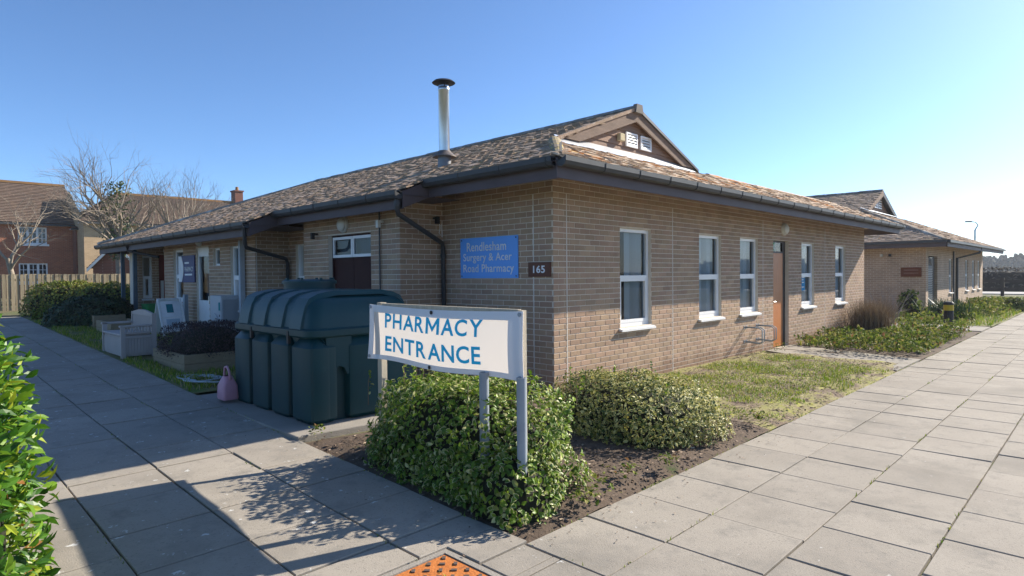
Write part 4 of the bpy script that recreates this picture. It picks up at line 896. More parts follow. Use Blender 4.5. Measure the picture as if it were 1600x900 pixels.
for k in range(18): MB().box(x1 - .06, x1 - .035, y0 + .08 + k * .062, y0 + .125 + k * .062, bz + .41, bz + .70).build('back_slat', M_plastic, BE)
tr = MB(); tp = [(x1 - .065, y0 + .05 + (y1 - y0 - .1) * k / 10, bz + .74 + .05 * math.sin(math.pi * k / 10)) for k in range(11)]; tr.prism([(x1 - .065, y0 + .05, bz + .69)] + tp + [(x1 - .065, y1 - .05, bz + .69)], (.04, 0, 0)); tr.build('top_rail', M_plastic, BE)
# cabinet (heat pump) by the pharmacy window
AC = thing('air_conditioner', 'pale grey air conditioning unit standing below the pharmacy window', 'air conditioner', (-1.3, 7.5, .3))
M_acm = mat('ac_grey', (.46, .48, .50), (.42, .44, .46), 3, .5)
MB().box(-1.48, -1.13, 7.22, 7.80, .42, 1.27).build('case', M_acm, AC, bevel=.015)
for k in range(14): MB().box(-1.46 + k * .0235, -1.452 + k * .0235, 7.205, 7.22, .5, 1.2).build('fin', M_acm, AC)
gr = MB(); gr.lathe((0, 0, 0), [(.19, 0), (.205, .0), (.205, .015), (.19, .015)], 28); gr.v = [(-1.485 - p[2], 7.56 + p[0], .72 + p[1]) for p in gr.v]; gr.build('fan_ring', M_acm, AC)
MB().box(-1.490, -1.483, 7.26, 7.33, .98, 1.14).build('badge', mat('badge_teal', (.03, .28, .30)), AC)
for k in range(4): MB().box(-1.490, -1.483, 7.28, 7.30, .62 + k * .08, .66 + k * .08).build('badge', M_blackmetal, AC)
for y in (7.3, 7.7): MB().box(-1.45, -1.16, y - .03, y + .03, .27, .42).build('foot', M_blackmetal, AC)
# A-board
AB = thing('a_board', 'white folding pavement sign leaning open outside the pharmacy door', 'sign', (-1.7, 9.7, .4))
az = gh(-1.7, 9.7); M_ab = M_white
pA = [Vector((-1.95, 10.25, az)), Vector((-1.45, 10.05, az)), Vector((-1.43, 9.60, az + .78)), Vector((-1.93, 9.80, az + .78))]
nn = (pA[1] - pA[0]).cross(pA[3] - pA[0]).normalized()
if nn.x > 0: nn = -nn
pA = [Vector((-1.70, 10.42, az)), Vector((-1.70, 9.88, az)), Vector((-1.48, 9.62, az + .80)), Vector((-1.48, 10.16, az + .80))]
pA = [Vector((-1.9, 10.10, az)), Vector((-1.45, 10.10, az)), Vector((-1.45, 9.72, az + .80)), Vector((-1.9, 9.72, az + .80))]
nn = Vector((0, -.9, -.43)).normalized() * -1
ab = MB(); ab.prism(pA, nn * .02); abo = ab.build('front_panel', M_ab, AB)
pB = [Vector((-1.9, 9.25, az)), Vector((-1.45, 9.25, az)), Vector((-1.45, 9.66, az + .80)), Vector((-1.9, 9.66, az + .80))]
for i in (0, 1): MB().bar(pB[i] , pB[3 - i], .035, .03).build('rear_leg', M_ab, AB)
MB().bar((-1.9, 9.45, az + .4), (-1.45, 9.45, az + .4), .03, .03).build('brace', M_ab, AB)
def onA(u, v, k): return pB[0].lerp(pB[1], u) * (1 - v) + pB[3].lerp(pB[2], u) * v + Vector((0, -.9, .45)).normalized() * k
MB().quad(*[onA(u, v, .012) for u, v in ((.06, .12), (.94, .12), (.94, .93), (.06, .93))]).build('poster', M_signwhite, AB)
MB().quad(*[onA(u, v, .016) for u, v in ((.3, .62), (.6, .62), (.6, .85), (.3, .85))]).build('poster_block', mat('teal_block', (.03, .22, .26)), AB)
MB().quad(*[onA(u, v, .016) for u, v in ((.2, .2), (.8, .2), (.8, .45), (.2, .45))]).build('poster_block', mat('pale_block', (.45, .55, .62)), AB)
gp = MB(); gp.box(-1.32, -1.24, 9.78, 9.9, .38, 1.25); solo('metal_stand', gp, M_greypost, 'upright grey metal stand against the brick wall under the navy sign', 'stand')
for (x, y, m, lb) in ((-1.25, 12.4, mat('crate_blue', (.03, .04, .22), None, 4, .5), 'dark blue plastic crate under the porch, below the green one'), (-1.25, 12.4, mat('crate_green', (.03, .22, .07), None, 4, .5), 'green plastic crate on top of the dark blue crate in the porch')):
    k = .46 if 'below' in lb else .72
    c = MB(); c.loft([rrect(x, y, .19 * q_, .26 * q_, .03, k + z, 3) for q_, z in ((.92, 0), (1, .23), (1.04, .23), (1.04, .25), (.97, .25), (.9, .03))]); solo('plastic_crate', c, m, lb, 'crate', 'crates in the porch', angle=.6)

# ================================================================== bike holders, bollard, manhole, stone
for i, x in enumerate((5.72, 6.30)):
    T = thing('bike_holder', ('wall-mounted steel bicycle loop nearer the corner window' if i == 0 else 'wall-mounted steel bicycle loop nearer the wooden door'), 'bike rack', (x, -.02, .2), group='bicycle loops on the wall')
    for dx in (0, .1):
        MB().tube([(x + dx, -.01, .28), (x + dx, -.30, .26), (x + dx, -.36, .30), (x + dx, -.36, .52), (x + dx, -.30, .56), (x + dx, -.01, .56)], .011, 8).build('loop', M_greypost, T, smooth=True)
    for dx in (0, .1):
        for z in (.28, .56): MB().box(x + dx - .02, x + dx + .02, -.012, -.006, z - .03, z + .03).build('wall_plate', M_greypost, T)
BL = thing('bollard', 'black round bollard with yellow band at the edge of the path', 'bollard', (14.15, -1.96, 0))
MB().lathe((14.15, -1.96, -.02), [(.115, 0), (.115, .58)], 24).build('post', M_blackmetal, BL, angle=.6); MB().lathe((14.15, -1.96, .56), [(.118, 0), (.118, .15)], 24).build('band', mat('yellow', (.62, .45, .03), None, 3, .5), BL, angle=.6); MB().lathe((14.15, -1.96, .71), [(.122, 0), (.122, .05), (.10, .08), (.03, .09)], 24).build('cap', M_blackmetal, BL, angle=.6)
MH = thing('manhole_cover', 'rusty orange square manhole cover with raised studs in the paving', 'manhole', (-4.04, -2.63, 0))
M_rust = mat('rust', (.55, .19, .045), (.42, .13, .03), 9, .8, (60, .6), layers=[((.22, .09, .04), 14, .58, .68)])
x0, x1, y0, y1 = MANH
fr_ = MB()
for (p, q) in (((x0 + .01, x1 - .01), (y0 + .01, y0 + .05)), ((x0 + .01, x1 - .01), (y1 - .05, y1 - .01)), ((x0 + .01, x0 + .05), (y0 + .05, y1 - .05)), ((x1 - .05, x1 - .01), (y0 + .05, y1 - .05))): fr_.box(p[0], p[1], q[0], q[1], -.05, .002)
fr_.build('frame', M_concrete, MH); MB().box(x0 + .055, x1 - .055, y0 + .055, y1 - .055, -.05, -.004).build('plate', M_rust, MH)
sme = MB().box(-.016, .016, -.010, .010, 0, .007).mesh('stud', mat('stud_metal', (.13, .10, .085), None, 4, .5))
k = 0
for i in range(8):
    for j in range(8):
        if (i + j) % 2: continue
        put('stud', sme, MH, Matrix.Translation((x0 + .09 + i * (x1 - x0 - .18) / 7, y0 + .09 + j * (y1 - y0 - .18) / 7, -.004)) @ Matrix.Rotation(.78 if (i // 1) % 2 else -.78, 4, 'Z'))
#@@PLANTS
# ================================================================== hedges and shrubs
G1, G2, G3, CR = (.07, .14, .014), (.13, .22, .02), (.24, .33, .03), (.64, .62, .28)
M_eu = leafmat('euonymus_leaf', [(0, G1), (.35, G2), (.68, G3), (.86, (.24, .27, .07)), (.95, CR)], rim=((.58, .56, .28), .38), rimlo=.72, rough=.45, spec=.3)
M_eu2 = leafmat('variegated_leaf', [(0, (.06, .10, .03)), (.3, (.11, .15, .04)), (.6, (.27, .27, .05)), (.82, (.46, .42, .10)), (.93, CR)], rim=((.68, .62, .26), .7), rimlo=.6, rough=.5, spec=.25)
M_laurel = leafmat('laurel_leaf', [(0, (.035, .11, .01)), (.3, (.07, .18, .014)), (.62, (.14, .26, .018)), (.86, (.27, .33, .025)), (.985, (.26, .12, .03))], rough=.4, transl=.3, spec=.35)
M_purple = leafmat('purple_leaf', [(0, (.035, .022, .026)), (.4, (.055, .032, .036)), (.8, (.09, .05, .045)), (.95, (.12, .075, .05))], rough=.6, transl=.15)
M_dkgreen = leafmat('dark_leaf', [(0, (.018, .045, .018)), (.5, (.03, .065, .022)), (.85, (.06, .10, .03))], rough=.45, transl=.2)
M_olive = leafmat('olive_leaf', [(0, (.10, .13, .02)), (.4, (.17, .20, .025)), (.75, (.27, .29, .035)), (.93, (.28, .20, .06))], rough=.5, transl=.25)
M_cover = leafmat('cover_leaf', [(0, (.08, .12, .02)), (.35, (.15, .20, .03)), (.65, (.24, .26, .05)), (.85, (.30, .27, .09)), (.95, (.24, .13, .06))], rough=.65, transl=.3, spec=.15)
M_grass = leafmat('grass_blade', [(0, (.11, .20, .015)), (.3, (.22, .30, .02)), (.6, (.33, .36, .04)), (.8, (.42, .36, .17))], rough=.6, transl=.3)
M_straw = leafmat('straw_blade', [(0, (.16, .11, .07)), (.4, (.22, .16, .10)), (.8, (.30, .23, .15)), (.95, (.12, .08, .05))], rough=.8, transl=.15)
M_ivy = leafmat('ivy_leaf', [(0, (.03, .06, .015)), (.5, (.06, .09, .02)), (.8, (.13, .14, .04))], rough=.4, transl=.2)
LV = leaf(1, .58, .2, .15); LVL = leaf(1, .36, .25, .12); LVN = leaf(1, .3, .15, .2)
def shrub(name, label, cat, parts, lm, lsize, lv=LV, zbase=0.0, twigs=0, singles=0, group=None, sprouts=(), tilt=(.1, .9)):
    c0 = parts[0][0]; T = thing(name, label, cat, (c0[0], c0[1], zbase), group=group)
    cm = MB(); fo = MB(); pts = []
    for (c, hx, hy, hz, n, rz, kw) in parts:
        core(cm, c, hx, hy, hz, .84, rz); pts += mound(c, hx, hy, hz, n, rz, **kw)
    cm.build('shade_core', M_hedgecore, T)  # solid blob without twigs, coloured dark as shade behind the foliage
    if singles:
        pts.sort(key=lambda q: -seen(q[0]) * (1 if q[1].dot(CAMP - q[0]) > 0 else .2)); big, pts = pts[:singles], pts[singles:]
        vs, fs, a_ = lv; mm = MB().add(vs, fs, list(a_)).mesh('leaf', lm, attr=True)
        for p, n_ in big: put('leaf', mm, T, orient(p, n_, random.uniform(0, 6.28), random.uniform(*tilt)) @ Matrix.Scale(random.uniform(*lsize), 4))
    scatter_leaves(fo, pts, lsize, lv, tilt)
    o = fo.build('foliage', lm, T, attr=True); o['kind'] = 'stuff'
    for (p, h) in sprouts:
        b = MB(); x, y, z = p; pp = [(x, y, z - .1), (x + .01, y + .01, z + h * .5), (x + random.uniform(-.04, .04), y + random.uniform(-.04, .04), z + h)]; b.tube(pp, [.004, .003, .002], 5); sp = b.build('sprout', M_twig, T)
        lb = MB(); scatter_leaves(lb, [(Vector(pp[0]).lerp(Vector(pp[2]), .3 + .7 * k / 9), Vector((random.uniform(-1, 1), random.uniform(-1, 1), .6))) for k in range(10)], (.025, .045), LV); lb.build('sprout_leaves', M_eu, sp, attr=True)
    return T
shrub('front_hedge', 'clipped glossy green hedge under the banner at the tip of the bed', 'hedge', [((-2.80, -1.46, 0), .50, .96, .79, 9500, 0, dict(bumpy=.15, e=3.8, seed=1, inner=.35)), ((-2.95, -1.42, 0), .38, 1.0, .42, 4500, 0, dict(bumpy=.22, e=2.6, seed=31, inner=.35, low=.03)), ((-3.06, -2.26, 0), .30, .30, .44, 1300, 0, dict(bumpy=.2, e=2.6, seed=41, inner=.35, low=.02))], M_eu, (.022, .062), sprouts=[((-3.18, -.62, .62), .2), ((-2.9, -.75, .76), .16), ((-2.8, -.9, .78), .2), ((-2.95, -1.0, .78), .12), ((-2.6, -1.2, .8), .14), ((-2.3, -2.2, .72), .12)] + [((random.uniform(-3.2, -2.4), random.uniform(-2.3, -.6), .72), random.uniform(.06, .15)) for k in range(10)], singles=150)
shrub('variegated_hedge', 'rounded cream-edged variegated shrub behind the front hedge by the sunny wall', 'hedge', [((-.70, -1.62, 0), .70, .90, .58, 11000, 0, dict(bumpy=.17, e=3.0, seed=5, inner=.3, low=.04))], M_eu2, (.02, .052), sprouts=[((random.uniform(-1.2, -.2), random.uniform(-2.3, -1.0), .55), random.uniform(.05, .12)) for k in range(9)])
shrub('laurel_bush', 'tall bright laurel bush with long shiny leaves at the left picture edge', 'bush', [((-6.20, -.85, 0), .64, 1.25, 1.60, 8500, 0, dict(bumpy=.12, e=4.0, seed=2, inner=.4))], M_laurel, (.045, .105), LVL, singles=260, tilt=(.5, 1.3))
shrub('purple_hedge', 'low dark purple hedge growing in the nearest timber planter', 'hedge', [((-2.36, 5.4, pz + .2), .64, .76, .50, 6000, 0, dict(bumpy=.08, e=4, seed=3))], M_purple, (.03, .05), LVN, tilt=(.6, 1.4), zbase=pz + .2)
c = spot(143, 15.6); shrub('round_bush', 'rounded dark green bush in shade at the far end of the path', 'bush', [((c.x, c.y, gh(c.x, c.y)), .98, .85, .70, 5000, -.78, dict(bumpy=.1, e=2.4, seed=7, low=.02))], M_dkgreen, (.06, .10), LV, zbase=gh(c.x, c.y))
c = spot(105, 18.6); c2_ = spot(170, 18.4); shrub('long_hedge', 'long clipped olive green hedge in front of the wooden fence', 'hedge', [((c.x, c.y, .5), 1.15, .8, 1.05, 4200, -.78, dict(bumpy=.08, e=3, seed=8)), ((c2_.x, c2_.y, .5), 1.2, .8, .98, 4200, -.78, dict(bumpy=.08, e=3, seed=9))], M_olive, (.06, .10), LV, zbase=.5)
c = spot(80, 16.9); shrub('low_shrub', 'small variegated pale shrub at the foot of the long hedge', 'shrub', [((c.x, c.y, .5), .42, .3, .38, 900, 0, dict(bumpy=.15, e=2.2, seed=4))], M_cover, (.06, .1), zbase=.5)

def blades(mb, pts, h, w=.004, lean=.5):
    for p in pts:
        a = random.uniform(0, 6.283); hh = random.uniform(*h); l = random.uniform(0, lean) * hh; dx, dy = math.cos(a), math.sin(a); s = Vector((-dy, dx, 0)) * w; p = Vector(p); m_ = p + Vector((dx * l * .35, dy * l * .35, hh * .6)); t_ = p + Vector((dx * l, dy * l, hh))
        mb.add([p - s, p + s, m_ + s * .7, m_ - s * .7, t_], [(0, 1, 2, 3), (3, 2, 4)], [0, 0, .5, .5, 1])
def stuff(mb, name, m, label, cat, attr=True):
    o = mb.build(name, m, attr=attr); o['kind'] = 'stuff'; o['label'] = label; o['category'] = cat; return o
# lawn in the bed, sparse and mossy
gb = MB(); pts = []
while len(pts) < 17000:
    x, y = random.uniform(.1, 6.4), random.uniform(-2.6, -.1)
    if x > 6.5 + .45 * y: continue
    k = mnoise.noise(Vector((x * 1.3, y * 1.3, 2))) + .5 * mnoise.noise(Vector((x * 4, y * 4, 5))) + .35 * sstep(0, 1.2, x) - .4 * sstep(-.6, -.1, y) - .45 * sstep(-1.9, -2.6, y) * (1 if x < 3 else .4)
    if random.random() < sstep(-.12, .4, k): pts.append((x, y, .02))
blades(gb, pts, (.015, .055), .005, .9); stuff(gb, 'lawn_grass', M_grass, 'patchy mossy lawn between the variegated shrub and the door path', 'grass')
# bark chips and dead leaves on the soil
ch = MB()
for k in range(9000):
    x, y = random.uniform(-3.36, 6.3), random.uniform(-2.64, .25 if random.random() < .2 else -.1)
    if x > 1.0 and random.random() < .15: continue
    if y > -.05 and x > -.05: continue
    M = Matrix.Translation((x, y, gh(x, y) + .035 * mnoise.noise(Vector((x * 1.7, y * 1.7, 0))) + (.03 if -3.2 < x < 6.4 and -2.5 < y < 0 else 0) + random.uniform(.004, .012))) @ Matrix.Rotation(random.uniform(0, 6.3), 4, 'Z') @ Matrix.Rotation(random.gauss(0, .3), 4, 'X'); a, b_ = random.uniform(.008, .024), random.uniform(.005, .012)
    ch.add([M @ Vector(v) for v in ((-a, -b_, 0), (a, -b_ * .6, .003), (a * .8, b_, 0), (-a * .7, b_, .004))], [(0, 1, 2, 3)])
M_chip = leafmat('bark_chip', [(0, (.09, .06, .042)), (.35, (.17, .115, .08)), (.7, (.28, .20, .14)), (.9, (.42, .33, .24))], rough=.9, transl=.02)
stuff(ch, 'bark_chips', M_chip, 'brown bark chips and dead leaves on the bare soil', 'bark chips')
# small weeds at the path edge
wn = 0
for (x, y, r, lb) in ((-2.55, -2.55, .13, 'small leafy weed at the path edge nearest the hedge tip'), (-2.05, -2.5, .10, 'green weed with pale stalk on bare soil right of the front hedge'), (-1.55, -2.56, .08, 'tiny weed beside the slabs, below the variegated shrub'), (6.55, -.35, .16, 'bright leafy weed at the wall beside the wooden door'), (-3.2, .22, .07, 'tuft of weed at the concrete corner of the tank base'), (.35, -2.5, .12, 'weed tuft right of the variegated shrub at the slab edge'), (-2.75, -2.6, .09, 'small weed at the very front of the soil bed')):
    lb_ = MB(); scatter_leaves(lb_, [(Vector((x + random.gauss(0, r * .6), y + random.gauss(0, r * .45), gh(x, y) + .05 + random.random() * r)), Vector((random.uniform(-.6, .6), random.uniform(-.6, .6), 1))) for k in range(int(300 * r) + 18)], (.025, .05), LV); wt = thing('weed', lb, 'weed', (x, y, gh(x, y)), group='weeds along the bed'); lb_.build('leaves', M_cover, wt, attr=True)['kind'] = 'stuff'
# verge grass on the left
gb = MB(); pts = []
while len(pts) < 9000:
    x, y = random.uniform(-3.34, -1.8), random.uniform(3.3, 15)
    if -3.0 < x < -1.7 and 4.6 < y < 6.2: continue
    if -3.35 < x < -2.7 and 6.6 < y < 8.05: continue
    if mnoise.noise(Vector((x * 2, y * 1.2, 7))) > -.15: pts.append((x, y, gh(x, y) - .01))
blades(gb, pts, (.03, .09), .007, .8); stuff(gb, 'verge_grass', M_grass, 'rough shaded grass beside the left path around the bench', 'grass')
# moss and small grass in the paving joints
mj = MB(); pts = []
for k in range(5200):
    if random.random() < .55:
        y = -2.67 - .6 * random.randint(0, 6); x = random.uniform(-3.4, 14); y += random.gauss(0, .004)
    else:
        x = -3.38 - .6 * random.randint(0, 5); y = random.uniform(-4.5, 12); x += random.gauss(0, .004)
    if mnoise.noise(Vector((x * 1.1, y * 1.1, 3))) + .25 * (1 if (abs(y + 2.67) < .03 or abs(x + 3.38) < .03) else 0) > .12: pts.append((x, y, gh(x, y) - .012))
blades(mj, pts, (.012, .034), .004, 1.1); stuff(mj, 'joint_moss', M_grass, 'thin lines of moss and grass in the paving joints', 'moss')
# crumbs of soil and leaf bits spilled on the slabs
cr_ = MB()
for k in range(500):
    if random.random() < .6: x, y = random.uniform(-3.4, 9), -2.67 - abs(random.gauss(0, .22))
    else: x, y = -3.38 - abs(random.gauss(0, .22)), random.uniform(-2.6, 12)
    M = Matrix.Translation((x, y, gh(x, y) + .008)) @ Matrix.Rotation(random.uniform(0, 6.3), 4, 'Z'); a, b_ = random.uniform(.003, .012), random.uniform(.002, .007)
    cr_.add([M @ Vector(v) for v in ((-a, -b_, 0), (a, -b_ * .6, .002), (a * .8, b_, .004), (-a * .7, b_, .001))], [(0, 1, 2, 3)])
stuff(cr_, 'soil_crumbs', M_chip, 'scattered crumbs of soil and leaf bits on the slabs', 'debris')
# right-hand beds
cv = MB(); pts = []
while len(pts) < 5200:
    x, y = random.uniform(7.3, 13.2), random.uniform(-2.62, -.15)
    if x < 7.95 + .25 * (y + .2) * -1 * 0 and y > -.6: continue
    k = mnoise.noise(Vector((x * .9, y * .9, 1)))+.25*sstep(-.6,-1.6,y)
    if k < -.12: continue
    h = (.10 + .35 * max(0, k + .12)) * random.random() ** .6 + .02; pts.append((Vector((x, y, h)), Vector((random.uniform(-.8, .8), random.uniform(-.8, .8), 1))))
scatter_leaves(cv, pts, (.05, .10), LV, (.2, 1.2)); stuff(cv, 'ground_cover', M_cover, 'yellow-green leafy ground cover in the bed before the black bollard', 'ground cover')
cv = MB(); pts = []
while len(pts) < 3200:
    x, y = random.uniform(16.5, 33), random.uniform(-2.3, -.1)
    if mnoise.noise(Vector((x * .6, y * .8, 9))) < 0.0: continue
    pts.append((Vector((x, y, random.random() * .28)), Vector((random.uniform(-.8, .8), random.uniform(-.8, .8), 1))))
scatter_leaves(cv, pts, (.08, .16), LV, (.2, 1.2)); stuff(cv, 'ground_cover', M_cover, 'low mixed green plants along the further building', 'ground cover')
gb = MB(); pts = [(random.uniform(8.2, 13), random.uniform(-2.5, -.1), 0) for k in range(1500)] + [(random.uniform(16.5, 40), random.uniform(-2.6, -.1), 0) for k in range(9000)]
blades(gb, pts, (.05, .16), .012, .8); stuff(gb, 'verge_grass', M_grass, 'grass growing through the right-hand beds beyond the door path', 'grass')
cl = MB(); pts = [(12.0 + random.gauss(0, .26), -.62 + random.gauss(0, .22), 0) for k in range(2600)]; blades(cl, pts, (.5, 1.0), .004, .75); solo('dry_grass_clump', cl, M_straw, 'dead brown ornamental grass clump at the end of the sunny wall', 'grass clump', base=(12.0, -.62, 0), attr=True)
for (x, y, lb) in ((18.6, -1.2, 'dark strappy evergreen clump behind the black bollard'),):
    cl = MB(); blades(cl, [(x + random.gauss(0, .3), y + random.gauss(0, .25), 0) for k in range(500)], (.4, .8), .018, .8); solo('strappy_plant', cl, M_dkgreen, lb, 'plant', base=(x, y, 0), attr=True)
shrub('low_shrub', 'small bright green shrub at the path edge by the further building', 'shrub', [((25.8, -2.3, 0), .5, .4, .5, 900, 0, dict(bumpy=.2, e=2.1, seed=14))], M_olive, (.08, .13))
shrub('leafy_shrub', 'pale green broad-leaved shrub at the shaded corner of the further building', 'shrub', [((20.6, .3, 0), .4, .4, .95, 500, 0, dict(bumpy=.3, e=2, seed=15, inner=.9))], M_cover, (.1, .18))
# ---- bare branching plants
def branch(mb, p, d, L, r, depth, maxd, spread=.55, up=.12, nseg=3, n=5, kids=(2, 3), tips=None, shrink=.72, wob=.12):
    pts = [p.copy()]; rs = [r]; q = p.copy(); dd = d.copy()
    for i in range(nseg):
        dd = (dd + Vector((random.gauss(0, wob), random.gauss(0, wob), random.gauss(0, wob) + up * .3))).normalized(); q = q + dd * (L / nseg); pts.append(q.copy()); rs.append(r * (1 - (.45 if depth < maxd else .8) * (i + 1) / nseg))
    mb.tube(pts, rs, max(3, n - depth), cap=False)
    if tips is not None: tips.append((pts, depth))
    if depth >= maxd: return
    for k in range(random.randint(*kids) + (1 if depth == 0 else 0)):
        i = random.randint(max(1, nseg - 2), nseg); a = random.uniform(0, 6.283); o = dd.orthogonal().normalized(); o = Matrix.Rotation(a, 3, dd) @ o
        nd = (dd * math.cos(spread) + o * math.sin(spread) * random.uniform(.7, 1.25) + Vector((0, 0, up))).normalized()
        branch(mb, pts[i], nd, L * shrink * random.uniform(.75, 1.15), rs[i] * .68, depth + 1, maxd, spread, up, nseg, n, kids, tips, shrink, wob)
M_bark = mat('bark_pale', (.33, .28, .22), (.24, .20, .155), 9, .9); M_bark2 = mat('bark_grey', (.30, .25, .20), (.20, .165, .13), 9, .9)
def tree(name, label, base, H, trunk_h, r, maxd, spread, m, ivy=0, lean=(0, 0), kids=(2, 3), up=.12, shrink=.76, group=None, seed=1, limbs=5):
    random.seed(seed); T = thing(name, label, 'tree', base, group=group); p = Vector(base); tr = MB(); cr = MB(); tips = []
    top = p + Vector((lean[0], lean[1], trunk_h)); mid = p.lerp(top, .5) + Vector((.04, .03, 0))
    tr.tube([p - Vector((0, 0, .1)), mid, top], [r * 1.25, r, r * .8], 9, cap=False); tr.build('trunk', m, T, smooth=True)
    for k in range(limbs):
        a = 6.283 * k / limbs + random.uniform(-.4, .4); s_ = random.uniform(.35, .8); d_ = Vector((math.cos(a) * s_, math.sin(a) * s_, 1)).normalized()
        branch(cr, p.lerp(top, random.uniform(.72, 1)), d_, H * random.uniform(.3, .4), r * .5, 0, maxd, spread, up, 4, 6, kids, tips, shrink)
    cr.build('crown', m, T)
    if ivy:
        iv = MB(); pts = []
        for k in range(ivy):
            t_ = random.random(); a = random.uniform(0, 6.283); w_ = (.3 + .4 * math.sin(t_ * 3)) * random.random() ** .5; c_ = p + Vector((0, 0, 1.9 + t_ * (trunk_h + .2)))
            pts.append((c_ + Vector((math.cos(a), math.sin(a), 0)) * w_, Vector((math.cos(a), math.sin(a), .3))))
        scatter_leaves(iv, pts, (.07, .13), LV); iv.build('ivy', M_ivy, T, attr=True)['kind'] = 'stuff'
    return T
b_ = spot(186, 24.5); tree('bare_tree', 'large bare winter tree with ivy on its trunk behind the fence', (b_.x, b_.y, .5), 4.8, 2.8, .13, 4, .58, M_bark2, 900, kids=(2, 4), seed=21, limbs=12, shrink=.75, up=.06)
b_ = spot(26, 25.5); tree('bare_tree', 'smaller pale bare tree before the red brick house', (b_.x, b_.y, .5), 3.6, 2.0, .11, 4, .6, M_bark, 0, lean=(-.25, .1), kids=(2, 3), seed=5, limbs=5, up=.05)
b_ = spot(268, 25.5); tree('bare_tree', 'spreading bare tree with pale stems just above the pharmacy roof', (b_.x, b_.y, .5), 4.6, 2.4, .12, 4, .55, M_bark, 0, kids=(2, 4), seed=9, limbs=7)
random.seed(77)
def twiggy(x, y, z, n, L, maxd, m, label, up=.1, spread=.4, r=.008):
    t_ = MB()
    for k in range(n):
        a = random.uniform(0, 6.283); s_ = random.uniform(.1, .6); branch(t_, Vector((x + random.gauss(0, .08), y + random.gauss(0, .08), z)), Vector((math.cos(a) * s_, math.sin(a) * s_, 1)).normalized(), L * random.uniform(.7, 1.1), r, 0, maxd, spread, up, 3, 4, (2, 3))
    solo('bare_shrub', t_, m, label, 'shrub', 'leafless shrubs by the walls', base=(x, y, z))
twiggy(13.9, -.55, 0, 12, .72, 3, mat('twig_pale', (.36, .31, .27), (.25, .21, .18), 9), 'tall pale bare twiggy shrub against the shaded gap between the buildings', r=.03)
twiggy(10.9, -.3, 0, 5, .42, 2, M_twig, 'little bare brown shrub at the wall right of the last window')
twiggy(13.0, -.45, 0, 7, .5, 2, M_twig, 'thin brown bare shrub behind the dead grass clump')

# ================================================================== left background: fence and houses
FN = thing('wooden_fence', 'upright board timber fence behind the long hedge', 'fence', tuple(spot(60, 22.8).xy) + (.5,))
p0, p1 = Vector((-7.5, 22.3, 0)), Vector((4.5, 22.3, 0)); L = (p1 - p0).length; dF = (p1 - p0).normalized(); nF = Vector((dF.y, -dF.x, 0))
if nF.dot(CAMP - p0) < 0: nF = -nF
M_fence = mat('fence_board', (.36, .30, .20), (.27, .22, .145), 3, .9, (40, .4), stretch=(8, 8, 1), rnd='object', amt=.18)
fm = MB().box(-.052, .052, -.012, .012, 0, 1.28).mesh('board', M_fence); ang = math.atan2(dF.y, dF.x)
for k in range(int(L / .125)):
    q = p0 + dF * (k * .125) + nF * (.012 if k % 2 else -.012); put('board', fm, FN, Matrix.Translation((q.x, q.y, .52 + random.uniform(-.01, .01))) @ Matrix.Rotation(ang, 4, 'Z'))
for z in (.75, 1.6): MB().bar(p0 - nF * .05 + Vector((0, 0, z)), p1 - nF * .05 + Vector((0, 0, z)), .05, .08).build('rail', M_fence, FN)
def newbrick(n_, c1_, c2_, mo):
    m = bpy.data.materials.new(n_); m.use_nodes = True; return brickmat(m, c1_, c2_, mo)
M_redb = newbrick('red_brick', (.40, .135, .065), (.29, .095, .05), (.40, .27, .18)); M_yelb = newbrick('yellow_brick', (.50, .35, .20), (.42, .29, .16), (.5, .4, .3)); M_dkb = newbrick('dark_red_brick', (.20, .07, .045), (.15, .055, .04), (.25, .17, .13))
def tile_rows(root, a, b, c, d, n, m):        # plain tiled slope: courses as stepped strips, a-b eave, d-c ridge
    a, b, c, d = map(Vector, (a, b, c, d)); nn_ = (b - a).cross(d - a).normalized(); 
    if nn_.z < 0: nn_ = -nn_
    mb = MB()
    for k in range(n):
        p, q, r, s_ = a.lerp(d, k / n), b.lerp(c, k / n), b.lerp(c, (k + 1) / n), a.lerp(d, (k + 1) / n)
        mb.add([p + nn_ * .04, q + nn_ * .04, r, s_, p, q], [(0, 1, 2, 3), (4, 5, 1, 0)])
    return mb.build('roof', m, root, local=True)
